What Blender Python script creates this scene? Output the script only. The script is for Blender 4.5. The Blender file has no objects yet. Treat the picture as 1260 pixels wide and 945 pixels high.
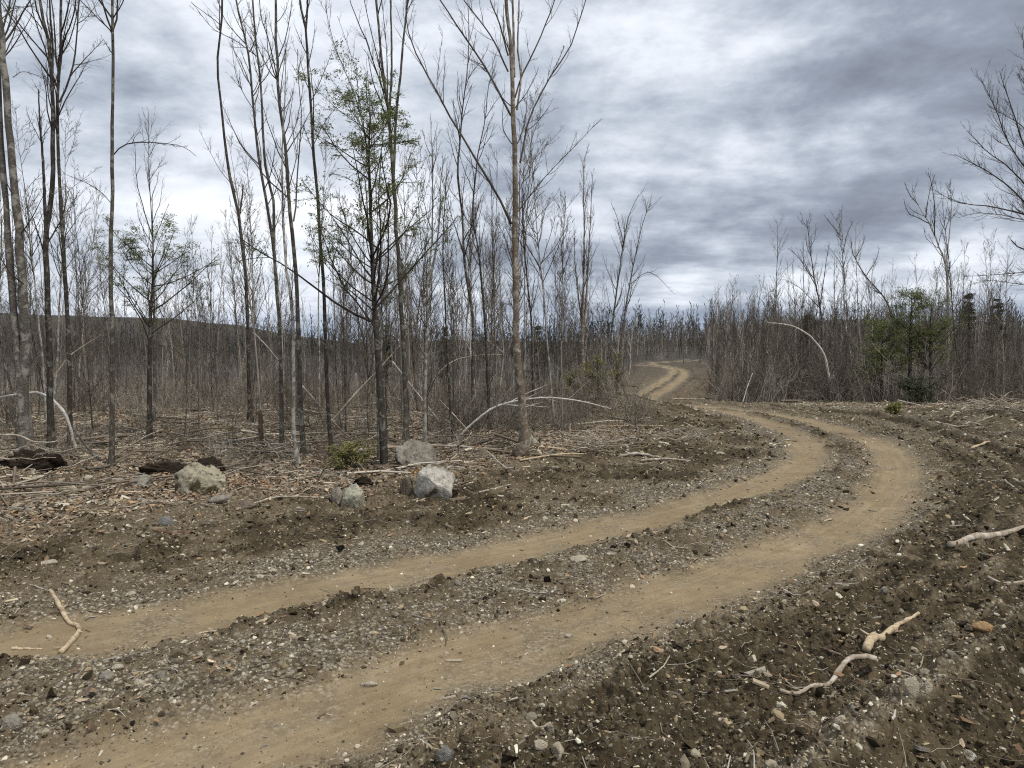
import bpy, bmesh, math, random
import numpy as np
from mathutils import Vector
RNG = np.random.default_rng(7)
random.seed(7)
sc = bpy.context.scene
COL = sc.collection
F_PX, CX, CY, CAM_H, HORIZON = 874.0, 630.0, 472.5, 2.2, 425.0
PITCH = math.atan((CY - HORIZON) / F_PX)
CP, SP = math.cos(PITCH), math.sin(PITCH)

# ------------------------------------------------------------------ numbers
def _hash(ix, iy, seed):
    h = (ix.astype(np.int64) * 374761393 + iy.astype(np.int64) * 668265263 + seed * 1274126177) & 0xFFFFFFFF
    h = ((h ^ (h >> 13)) * 1274126177) & 0xFFFFFFFF
    return (h ^ (h >> 16)) & 0xFFFFFFFF
_GA = np.linspace(0, 2 * np.pi, 256, endpoint=False)
_GC, _GS = np.cos(_GA), np.sin(_GA)
def noise(x, y, seed=0):
    x0 = np.floor(x); y0 = np.floor(y); fx = x - x0; fy = y - y0
    u = fx * fx * fx * (fx * (fx * 6 - 15) + 10); v = fy * fy * fy * (fy * (fy * 6 - 15) + 10)
    def g(i, j):
        h = _hash(x0 + i, y0 + j, seed) & 255
        return _GC[h] * (fx - i) + _GS[h] * (fy - j)
    a = g(0, 0) * (1 - u) + g(1, 0) * u
    b = g(0, 1) * (1 - u) + g(1, 1) * u
    return (a * (1 - v) + b * v) * 1.5
def fbm(x, y, octs=3, seed=0, gain=0.5):
    s = 0; a = 1.0; f = 1.0
    for o in range(octs):
        s = s + a * noise(x * f, y * f, seed + o * 17); a *= gain; f *= 2.03
    return s
def lumps(x, y, seed=0, keep=1.0):
    """rounded clods: one dome of random height and size per cell"""
    x0 = np.floor(x); y0 = np.floor(y); best = np.zeros_like(x)
    for i in (-1, 0, 1):
        for j in (-1, 0, 1):
            h = _hash(x0 + i, y0 + j, seed)
            cx = x0 + i + (h & 255) / 255.0; cy = y0 + j + ((h >> 8) & 255) / 255.0
            rr = 0.25 + 0.5 * ((h >> 16) & 255) / 255.0
            on = ((h >> 24) & 255) / 255.0 < keep
            d2 = ((x - cx) ** 2 + (y - cy) ** 2) / rr ** 2
            best = np.maximum(best, np.where(on, np.sqrt(np.clip(1 - d2, 0, 1)) * rr, 0))
    return best
def sstep(a, b, x):
    t = np.clip((x - a) / (b - a), 0, 1); return t * t * (3 - 2 * t)

# ------------------------------------------------------------------ large land form
YR = [0, 26, 30, 34, 42, 50, 58, 75, 95, 130, 200, 400, 900, 4000]
ZR = [0, 0, -.25, -.72, -1.12, -.95, -.45, .05, .22, .75, 1.2, .3, -2, -10]
YL = [0, 22, 40, 60, 150, 600, 1000, 4000]
ZL = [0, -.05, -1.1, -1.7, -3.0, -6, -5, -10]
def land(x, y):
    x = np.asarray(x, float); y = np.asarray(y, float)
    r = np.sqrt(x * x + y * y)
    yy = np.where(y > 0, np.maximum(y, r * .8), r)
    az = x / np.maximum(np.abs(y), 1.0)
    w = sstep(0.06, 0.2, az)
    z = np.interp(yy, YR, ZR) * w + np.interp(yy, YL, ZL) * (1 - w)
    z = z + 0.55 * np.exp(-((x - 3.4) / 2.0) ** 2 - ((y - 23.5) / 3.2) ** 2)          # slash covered bank inside the bend
    z = z + 0.18 * np.exp(-((x - .5) / 2.6) ** 2 - ((y - 15.5) / 2.2) ** 2)
    z = z + 0.75 * sstep(10.2, 14, x) * np.exp(-((y - 17) / 5.0) ** 2)                # bank at the right edge
    z = z + 0.2 * sstep(-6, -9, x) * np.exp(-((y - 12.5) / 2.0) ** 2)
    # low hills far away on the left
    for hx, hy, sx, sy, hh in ((-760, 1050, 330, 260, 42), (-470, 1100, 200, 200, 24), (-1150, 900, 300, 300, 70), (-100, 1900, 500, 200, 22), (700, 1500, 300, 300, 60)):
        z = z + hh * np.exp(-((x - hx) / sx) ** 2 - ((y - hy) / sy) ** 2)
    return z
def raydir(px, py):
    rx = (px - CX) / F_PX; ru = -(py - CY) / F_PX
    return np.array([rx, CP + ru * SP, -SP + ru * CP])
def at(px, py, D):
    d = raydir(px, py); t = D / d[1]
    return np.array([d[0] * t, D, CAM_H + d[2] * t])
def ground(px, py):
    d = raydir(px, py)
    ts = np.concatenate([np.linspace(1, 40, 400), np.linspace(40.2, 200, 600)])
    X = d[0] * ts; Y = d[1] * ts; Z = CAM_H + d[2] * ts
    below = np.nonzero(Z <= land(X, Y))[0]
    t = ts[below[0]] if len(below) else 60.0
    return np.array([d[0] * t, d[1] * t])
def gd(px, py):
    return float(ground(px, py)[1])

# ------------------------------------------------------------------ wheel tracks
NEAR_L = [(-330, 850), (-150, 822), (0, 793), (190, 768), (298, 746), (397, 721), (590, 684), (733, 653), (836, 627), (900, 607), (955, 589), (990, 570),
          (998, 553), (985, 537), (950, 521), (905, 508.5), (862, 501.5), (835, 497.5)]
NEAR_R = [(-250, 1110), (-60, 1035), (100, 980), (300, 913), (500, 843), (600, 810), (700, 772), (800, 739), (900, 704), (980, 674), (1058, 637), (1095, 605), (1104, 580),
          (1098, 558), (1070, 541), (1020, 524), (960, 510.5), (897, 502.5), (855, 498.5)]
FAR_L = [(786, 485.5), (808, 473), (822, 464), (828, 458), (822, 453)]
FAR_R = [(803, 489), (825, 476), (838, 466), (842, 460), (835, 453.8)]
def spline(pts, n=7):
    P = np.array(pts, float); P = np.vstack([2 * P[0] - P[1], P, 2 * P[-1] - P[-2]]); out = []
    for i in range(1, len(P) - 2):
        for k in range(n):
            t = k / n; a, b, c, d = P[i - 1:i + 3]
            out.append(.5 * ((2 * b) + (-a + c) * t + (2 * a - 5 * b + 4 * c - d) * t * t + (-a + 3 * b - 3 * c + d) * t ** 3))
    out.append(P[-2]); return np.array(out)
gl = [ground(*p) for p in NEAR_L]; gr = [ground(*p) for p in NEAR_R]
gl.append(np.array([5.0, 30.0])); gr.append(np.array([6.0, 29.8]))
gl.append(np.array([5.1, 34.0])); gr.append(np.array([6.7, 33.4]))
gl.append(np.array([6.2, 38.5])); gr.append(np.array([7.6, 37.5]))
fl = [ground(*p) for p in FAR_L]; fr = [ground(*p) for p in FAR_R]
gl += fl; gr += fr
TAIL = [np.array([15.0, 80.0]), np.array([16.5, 85.0]), np.array([21.0, 90.0]), np.array([25.5, 98.0])]
gl += [p + np.array([-.8, .3]) for p in TAIL]; gr += [p + np.array([.8, -.3]) for p in TAIL]
TL, TR = spline(gl), spline(gr)
def nearest(x, y, T):
    """distance and side (+ = left of the direction of travel) to a polyline, and how far along"""
    best = np.full(x.shape, 1e9, np.float32); side = np.zeros(x.shape, np.float32); along = np.zeros(x.shape, np.float32); acc = 0.0
    x = x.astype(np.float32); y = y.astype(np.float32)
    for i in range(len(T) - 1):
        ax, ay = T[i]; bx, by = T[i + 1]; ex, ey = bx - ax, by - ay; L2 = ex * ex + ey * ey + 1e-9
        t = np.clip(((x - ax) * ex + (y - ay) * ey) / L2, 0, 1)
        dx = x - (ax + t * ex); dy = y - (ay + t * ey); d = dx * dx + dy * dy
        m = d < best
        L_ = math.sqrt(L2); along = np.where(m, acc + t * L_, along); acc += L_
        best = np.where(m, d, best); side = np.where(m, ex * (y - ay) - ey * (x - ax), side)
    nearest.along = along
    return np.sqrt(best), np.sign(side)
def surface(x, y):
    """full ground height and the cover weights: track, gravel, clod, litter"""
    x = np.asarray(x, float); y = np.asarray(y, float); shp = x.shape; x = x.ravel(); y = y.ravel()
    z = land(x, y)
    r = np.hypot(x, y)
    dL = np.full(x.shape, 99.0); sL = np.ones(x.shape); dR = np.full(x.shape, 99.0); sR = np.ones(x.shape)
    m = (r < 125) & (y > -12)
    al = np.zeros(x.shape)
    a, b = nearest(x[m], y[m], TL); dL[m] = a; sL[m] = b; al[m] = nearest.along
    a, b = nearest(x[m], y[m], TR); dR[m] = a; sR[m] = b; al[m] = np.where(dR[m] < dL[m], nearest.along + 300, al[m])
    alx = np.where(m, al, 0)
    surface.road = (np.where(dR < dL, dR * sR, dL * sL), alx)
    wob = .10 * fbm(x * .9, y * .9, 3, 5) + .035 * fbm(x * 5, y * 5, 2, 9)
    hw = np.where(r < 7, .43, .37)
    wob2 = wob * 1.3 + .05 * fbm(x * 2.3, y * 2.3, 2, 15); tr = np.maximum(1 - sstep(hw - .20, hw + .24, dL + wob2), 1 - sstep(hw - .20, hw + .24, dR - wob2 * .8))
    inside = sL > 0                      # left of the left track
    outside = (sR < 0)
    between = ~inside & ~outside
    n1 = fbm(x * .6, y * .6, 3, 21); n2 = fbm(x * 2.4, y * 2.4, 3, 31)
    clod = np.where(between, sstep(1.0, .55, dL + .35 * n2) * sstep(-.15, .30, n1 + .5 * n2) * .85 + .55 * sstep(-.05, .45, n2 + .4 * n1), 0)
    oc = sstep(.50, .95, dR + .35 * n2) * sstep(3.6, 2.4, dR + .9 * n1)
    oc2 = sstep(.1, .5, n1 + .3 * n2) * sstep(2.6, 3.6, dR) * .8
    ic = sstep(.7, 1.5, dL + .6 * n1 + .2 * n2) * (.50 + .5 * sstep(-.4, .3, n1 + n2 * .6)) * sstep(7.5, 4, dL)
    clod = np.where(outside, np.maximum(oc, oc2), clod); clod = np.where(inside, ic, clod)
    fr_ = sstep(28, 42, r); far_in = sstep(3.2 - 2.6 * fr_, 5.0 - 4.0 * fr_, dL + .8 * n1 * (1 - .7 * fr_)); far_out = sstep(4.2 - 3.5 * fr_, 6.0 - 4.7 * fr_, dR + .8 * n1 * (1 - .7 * fr_))
    litter = np.where(inside, far_in, np.where(outside, far_out, 0))
    clod = clod * (1 - tr) * (1 - litter * .85); litter = litter * (1 - tr); cf = litter * fr_ * .6 * (dL < 25); litter = litter - cf; clod = clod + cf
    gravel = np.clip(1 - tr - clod - litter, 0, 1)
    fade = sstep(120, 40, r)
    dz = -.055 * tr + .03 * between * (1 - tr) * sstep(0, .5, np.minimum(dL, dR) - hw)
    dz += .05 * fbm(x * .35, y * .35, 2, 51)* (1 - tr) + .012 * fbm(x * 1.4, y * 1.4, 3, 61) * (1 - .5 * tr)
    cl = (np.where(between, .045, .075) * lumps(x / .30, y / .30, 3, .45) + .11 * lumps(x / .13, y / .13, 4, .6) * .7 + .05 * lumps(x / .055, y / .055, 8, .7))
    dz += clod * (cl + .02 * fbm(x * 7, y * 7, 3, 71))
    dz += gravel * (.010 * fbm(x * 9, y * 9, 3, 81) + .030 * lumps(x / .07, y / .07, 12, .5))
    dz += tr * (.004 * fbm(x * 6, y * 6, 3, 88) + .006 * lumps(x / .09, y / .09, 14, .12))
    dz += litter * (.05 * fbm(x * 1.1, y * 1.1, 4, 91, .6) + .09 * lumps(x / .28, y / .28, 15, .35) + .06 * lumps(x / .11, y / .11, 19, .5))
    st_ = noise(dR * 3.2, np.where(dR < 90, surface.road[1] if surface.road[1].shape == x.shape else 0 * x, 0) * .12, 205) if hasattr(surface, 'road') else 0 * x
    band = outside * sstep(.5, 1.0, dR) * sstep(6.5, 4.5, dR) * (1 - litter)
    dz += band * .055 * st_
    shift = band * sstep(-.05, .35, st_ + .25 * n2) * .85; clod_g = clod * shift; gravel = gravel + clod_g; clod = clod - clod_g
    # the two old ruts pressed into the outer shoulder
    for dd, dp in ((2.7, .17), (3.75, .12)):
        rw = np.exp(-((dR + .12 * n1 - dd) / .22) ** 2) * outside * (y < 24) * .8; clod = clod + gravel * rw; gravel = gravel * (1 - rw)
        w = np.exp(-((dR + .12 * n1 - dd) / .17) ** 2) - .55 * np.exp(-((dR + .12 * n1 - dd + .38) / .16) ** 2)
        dz -= dp * w * outside * (y < 24)
    z = z + dz * fade
    z = z + sstep(120, 300, r) * 2.0 * fbm(x / 60, y / 60, 3, 101)
    w = np.stack([tr, gravel, clod, litter], -1)
    return z.reshape(shp), w.reshape(shp + (4,)), np.minimum(dL, dR).reshape(shp), (sL * 0 + np.where(inside, 1, np.where(outside, -1, 0))).reshape(shp)
def gz(x, y):
    return float(surface(np.array([x]), np.array([y]))[0][0])

# ------------------------------------------------------------------ mesh building
def mesh_np(name, V, faces_list, mat, parent=None, smooth=True, tint=None, colname='tint', loc=None, mats=None, midx=None):
    """faces_list: list of int arrays (n,3) or (n,4)"""
    me = bpy.data.meshes.new(name)
    V = np.asarray(V, np.float32)
    if loc is not None: V = V - np.asarray(loc, np.float32)
    me.vertices.add(len(V)); me.vertices.foreach_set('co', V.ravel())
    fl = [np.asarray(f, np.int32) for f in faces_list if len(f)]
    idx = np.concatenate([f.ravel() for f in fl]); cnt = np.concatenate([np.full(len(f), f.shape[1], np.int32) for f in fl])
    me.loops.add(len(idx)); me.loops.foreach_set('vertex_index', idx)
    me.polygons.add(len(cnt)); st = np.concatenate([[0], np.cumsum(cnt)[:-1]]).astype(np.int32)
    me.polygons.foreach_set('loop_start', st)
    me.polygons.foreach_set('use_smooth', np.full(len(cnt), bool(smooth)))
    if midx is not None: me.polygons.foreach_set('material_index', np.asarray(midx, np.int32))
    me.update(calc_edges=True)
    if tint is not None:
        at_ = me.color_attributes.new(colname, 'FLOAT_COLOR', 'POINT')
        t = np.asarray(tint, np.float32)
        if t.shape[1] == 3: t = np.concatenate([t, np.ones((len(t), 1), np.float32)], 1)
        at_.data.foreach_set('color', t.ravel())
    for m in (mats or [mat]): me.materials.append(m)
    o = bpy.data.objects.new(name, me); COL.objects.link(o)
    if parent is not None: o.parent = parent
    return o
def tag(o, label=None, cat=None, group=None, kind=None):
    if label: o['label'] = label
    if cat: o['category'] = cat
    if group: o['group'] = group
    if kind: o['kind'] = kind
    return o
def empty(name, loc, label, cat, group=None):
    o = bpy.data.objects.new(name, None); COL.objects.link(o); o.location = tuple(float(v) for v in loc); o.empty_display_size = .2
    return tag(o, label, cat, group)
def norm(v): return v / np.maximum(np.linalg.norm(v, axis=-1, keepdims=True), 1e-9)
def tube_block(P, R, sides, cap=False):
    """P (M,N,3), R (M,N) -> verts, quads"""
    M, N, _ = P.shape
    T = np.empty_like(P); T[:, 1:-1] = P[:, 2:] - P[:, :-2]; T[:, 0] = P[:, 1] - P[:, 0]; T[:, -1] = P[:, -1] - P[:, -2]
    T = norm(T); mean = norm(P[:, -1] - P[:, 0])
    ref = np.where(np.abs(mean[:, 2:3]) > .8, np.array([[1., .13, 0]]), np.array([[0, .1, 1.]]))[:, None, :]
    A = norm(np.cross(T, np.broadcast_to(ref, T.shape))); B = np.cross(T, A)
    an = np.linspace(0, 2 * np.pi, sides, endpoint=False)
    V = P[:, :, None, :] + R[:, :, None, None] * (A[:, :, None, :] * np.cos(an)[None, None, :, None] + B[:, :, None, :] * np.sin(an)[None, None, :, None])
    V = V.reshape(-1, 3)
    i = np.arange(M)[:, None, None] * (N * sides); j = np.arange(N - 1)[None, :, None] * sides; k = np.arange(sides)[None, None, :]; k2 = (k + 1) % sides
    b = i + j
    Q = np.stack([b + k, b + k2, b + sides + k2, b + sides + k], -1).reshape(-1, 4)
    return V, Q
class Tubes:
    def __init__(s): s.V = []; s.Q = []; s.n = 0; s.C = []
    def add(s, P, R, sides=4, tint=None):
        P = np.asarray(P, float); R = np.asarray(R, float)
        if P.ndim == 2: P = P[None]; R = R[None]
        if len(P) == 0: return
        V, Q = tube_block(P, R, sides); s.V.append(V); s.Q.append(Q + s.n); s.n += len(V)
        if tint is not None: s.C.append(np.repeat(np.asarray(tint, float).reshape(len(P), 3), P.shape[1] * sides, 0))
    def arrays(s): return np.concatenate(s.V), np.concatenate(s.Q)
    def build(s, name, mat, parent=None, loc=None):
        if not s.V: return None
        V, Q = s.arrays()
        return mesh_np(name, V, [Q], mat, parent, True, np.concatenate(s.C) if s.C else None, loc=loc)
def resample(P, n):
    P = np.asarray(P, float)
    if len(P) > 2: P = spline3(P)
    d = np.concatenate([[0], np.cumsum(np.linalg.norm(np.diff(P, axis=0), axis=1))]); t = np.linspace(0, d[-1], n)
    return np.stack([np.interp(t, d, P[:, k]) for k in range(P.shape[1])], 1)
def spline3(P, n=5):
    P = np.vstack([2 * P[0] - P[1], P, 2 * P[-1] - P[-2]]); out = []
    for i in range(1, len(P) - 2):
        a, b, c, d = P[i - 1:i + 3]
        for k in range(n):
            t = k / n; out.append(.5 * ((2 * b) + (-a + c) * t + (2 * a - 5 * b + 4 * c - d) * t * t + (-a + 3 * b - 3 * c + d) * t ** 3))
    out.append(P[-2]); return np.array(out)
def sprout(P, R, k, t0, t1, ang, Lr, npts, rng, up=.12, wig=.10, rr=.010, rmin=.0022, lenpow=.6, absL=None, flat=0.0):
    M, N, _ = P.shape
    if M == 0: return np.zeros((0, npts, 3)), np.zeros((0, npts))
    t = (rng.random((M, k)) * (t1 - t0) + t0).ravel(); m = np.repeat(np.arange(M), k)
    x = t * (N - 1); i = np.clip(x.astype(int), 0, N - 2); f = (x - i)[:, None]
    A = P[m, i]; B = P[m, i + 1]; S = A + (B - A) * f; T = norm(B - A); Rl = R[m, i] * (1 - f[:, 0]) + R[m, i + 1] * f[:, 0]
    rv = rng.normal(size=S.shape); rv[:, 2] *= (1 - flat); pr = norm(rv - (rv * T).sum(1, keepdims=True) * T)
    a = np.clip(ang + rng.normal(size=len(t)) * .16, .15, 1.5)[:, None]
    d = norm(T * np.cos(a) + pr * np.sin(a))
    plen = np.linalg.norm(np.diff(P, axis=1), axis=2).sum(1)[m]
    L = (plen * Lr if absL is None else np.full(len(t), absL)) * (1 - lenpow * (t - t0) / max(t1 - t0, 1e-3)) * rng.uniform(.45, 1.2, len(t))
    pts = [S]; st = (L / (npts - 1))[:, None]
    for q in range(npts - 1):
        d = norm(d + np.array([0, 0, up]) + wig * rng.normal(size=d.shape)); pts.append(pts[-1] + d * st)
    r0 = np.maximum(np.minimum(Rl * .75, rr * L + rmin), rmin)
    RR = r0[:, None] * np.linspace(1, .3, npts)[None]
    return np.stack(pts, 1), np.maximum(RR, rmin * .55)

# ------------------------------------------------------------------ materials
def newmat(name, rough=.9):
    m = bpy.data.materials.new(name); m.use_nodes = True; nt = m.node_tree; nt.nodes.clear()
    out = nt.nodes.new('ShaderNodeOutputMaterial'); bs = nt.nodes.new('ShaderNodeBsdfPrincipled')
    bs.inputs['Roughness'].default_value = rough; bs.inputs['Specular IOR Level'].default_value = .2
    nt.links.new(bs.outputs[0], out.inputs[0]); return m, nt, bs
def N(nt, typ, **kw):
    n = nt.nodes.new(typ)
    for k, v in kw.items():
        if k == 'inp':
            for a, b in v.items():
                if hasattr(b, 'is_output'): nt.links.new(b, n.inputs[a])
                else: n.inputs[a].default_value = b
        else: setattr(n, k, v)
    return n
def mixc(nt, f, a, b, blend='MIX'):
    n = nt.nodes.new('ShaderNodeMix'); n.data_type = 'RGBA'; n.blend_type = blend
    for i, v in ((0, f), (6, a), (7, b)):
        if hasattr(v, 'is_output'): nt.links.new(v, n.inputs[i])
        elif isinstance(v, (int, float)): n.inputs[i].default_value = v
        else: n.inputs[i].default_value = (*v, 1) if len(v) == 3 else v
    return n.outputs[2]
def mth(nt, op, a, b=0.0, c=0.0, clamp=False):
    n = nt.nodes.new('ShaderNodeMath'); n.operation = op; n.use_clamp = clamp
    for i, v in enumerate((a, b, c)):
        if hasattr(v, 'is_output'): nt.links.new(v, n.inputs[i])
        else: n.inputs[i].default_value = v
    return n.outputs[0]
def ramp(nt, f, stops):
    n = nt.nodes.new('ShaderNodeValToRGB'); el = n.color_ramp.elements
    while len(el) < len(stops): el.new(.5)
    for e, (p, c) in zip(el, stops): e.position = p; e.color = (*c, 1) if not isinstance(c, (int, float)) else (c, c, c, 1)
    nt.links.new(f, n.inputs[0]); return n.outputs[0]
def nz(nt, vec, scale, detail=3, rough=.55, dist=0.0):
    n = N(nt, 'ShaderNodeTexNoise', inp={'Vector': vec, 'Scale': scale, 'Detail': detail, 'Roughness': rough, 'Distortion': dist}); return n.outputs[0]
def bump(nt, bs, h, strength=.5, dist=.02):
    b = N(nt, 'ShaderNodeBump', inp={'Strength': strength, 'Distance': dist, 'Height': h}); nt.links.new(b.outputs[0], bs.inputs['Normal'])

def bark(name, dark, light, lichen, lich_amt=.5, lenticel=False, sc_=1.0):
    m, nt, bs = newmat(name); tc = N(nt, 'ShaderNodeTexCoord').outputs['Object']
    mp = N(nt, 'ShaderNodeMapping', inp={'Vector': tc, 'Scale': (1, 1, .25) if not lenticel else (1, 1, 3.0)}).outputs[0]
    a = nz(nt, mp, 38 * sc_, 4, .65); b = nz(nt, tc, 7 * sc_, 4, .6, .6)
    c = mixc(nt, ramp(nt, a, [(.35, 0.0), (.62, 1.0)]), dark, light)
    c = mixc(nt, ramp(nt, b, [(.58 - lich_amt * .16, 0.0), (.66 - lich_amt * .1, 1.0)]), c, lichen)
    if lenticel:
        l = nz(nt, N(nt, 'ShaderNodeMapping', inp={'Vector': tc, 'Scale': (3, 3, 26)}).outputs[0], 3.2, 3, .6)
        c = mixc(nt, ramp(nt, l, [(.60, 0.0), (.68, 1.0)]), c, (.05, .042, .038))
    nt.links.new(c, bs.inputs['Base Color']); bump(nt, bs, a, .6, .01); return m
M = {}
M['grey_bark'] = bark('grey_bark', (.040, .034, .029), (.11, .10, .085), (.22, .215, .19), .4)
M['rough_bark'] = bark('rough_bark', (.030, .026, .023), (.17, .158, .14), (.28, .27, .245), .5, True, .8)
M['dark_bark'] = bark('dark_bark', (.022, .019, .016), (.07, .062, .053), (.17, .165, .145), .3)
M['lichen_bark'] = bark('lichen_bark', (.10, .09, .08), (.24, .225, .20), (.40, .40, .37), .9)
M['birch_bark'] = bark('birch_bark', (.09, .07, .052), (.22, .18, .135), (.36, .33, .28), .5, True)
M['white_bark'] = bark('white_bark', (.34, .32, .28), (.58, .55, .50), (.66, .64, .60), .6, True)
M['dead_wood'] = bark('dead_wood', (.20, .165, .13), (.42, .36, .29), (.50, .46, .40), .5, False, .8)
M['peeled_wood'] = bark('peeled_wood', (.34, .27, .18), (.58, .48, .34), (.28, .20, .13), .25, False, .7)
M['brown_wood'] = bark('brown_wood', (.06, .04, .028), (.15, .10, .07), (.20, .16, .12), .3)
def plain(name, c1, c2, scale=20, rough=.9):
    m, nt, bs = newmat(name, rough); tc = N(nt, 'ShaderNodeTexCoord').outputs['Object']
    nt.links.new(mixc(nt, ramp(nt, nz(nt, tc, scale, 2), [(.35, 0.0), (.65, 1.0)]), c1, c2), bs.inputs['Base Color']); return m
M['twig'] = plain('twig', (.055, .045, .038), (.11, .093, .078), 3)
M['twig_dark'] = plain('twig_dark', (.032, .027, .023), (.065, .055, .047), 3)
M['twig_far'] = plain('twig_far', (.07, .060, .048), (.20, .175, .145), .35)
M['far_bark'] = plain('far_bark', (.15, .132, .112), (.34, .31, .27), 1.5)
def leafmat(name, c1, c2):
    m, nt, bs = newmat(name, .7); tc = N(nt, 'ShaderNodeTexCoord').outputs['Object']
    c = mixc(nt, ramp(nt, nz(nt, tc, 6, 3), [(.38, 0.0), (.62, 1.0)]), c1, c2); nt.links.new(c, bs.inputs['Base Color'])
    tr = N(nt, 'ShaderNodeBsdfTranslucent'); nt.links.new(c, tr.inputs[0]); mx = N(nt, 'ShaderNodeMixShader', inp={0: .3})
    nt.links.new(bs.outputs[0], mx.inputs[1]); nt.links.new(tr.outputs[0], mx.inputs[2])
    nt.links.new(mx.outputs[0], [n for n in nt.nodes if n.type == 'OUTPUT_MATERIAL'][0].inputs[0]); return m
M['hemlock_green'] = leafmat('hemlock_green', (.11, .135, .05), (.21, .24, .10))
M['dark_green'] = leafmat('dark_green', (.045, .055, .034), (.09, .105, .060))
M['yellow_green'] = leafmat('yellow_green', (.17, .175, .06), (.28, .27, .11))
def tinted(name, rough=.9, bscale=60, amt=.35):
    m, nt, bs = newmat(name, rough); a = N(nt, 'ShaderNodeVertexColor', layer_name='tint').outputs[0]
    tc = N(nt, 'ShaderNodeTexCoord').outputs['Object']; n = nz(nt, tc, bscale, 3)
    c = mixc(nt, amt, a, ramp(nt, n, [(.3, .25), (.7, 1.0)]), 'MULTIPLY'); nt.links.new(c, bs.inputs['Base Color']); return m
M['tint'] = tinted('loose_cover')
def stone(name, c1, c2, c3, scale=5, moss=None, seed=0):
    m, nt, bs = newmat(name, .85); tc = N(nt, 'ShaderNodeTexCoord').outputs['Object']
    mp = N(nt, 'ShaderNodeMapping', inp={'Vector': tc, 'Location': (seed, seed * .7, 0)}).outputs[0]
    a = nz(nt, mp, scale, 5, .6, .4); b = nz(nt, mp, scale * 9, 3, .7)
    c = mixc(nt, ramp(nt, a, [(.36, 0.0), (.62, 1.0)]), c1, c2); c = mixc(nt, ramp(nt, b, [(.55, 0.0), (.72, .8)]), c, c3)
    if moss:
        geo = N(nt, 'ShaderNodeNewGeometry'); 
        d = nz(nt, mp, scale * .8, 4, .6, .3); c = mixc(nt, ramp(nt, d, [(.52, 0.0), (.60, 1.0)]), c, moss)
    nt.links.new(c, bs.inputs['Base Color']); bump(nt, bs, mth(nt, 'ADD', b, mth(nt, 'MULTIPLY', nz(nt, mp, scale * 3, 4, .7), 1.5)), .8, .03); return m

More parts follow.
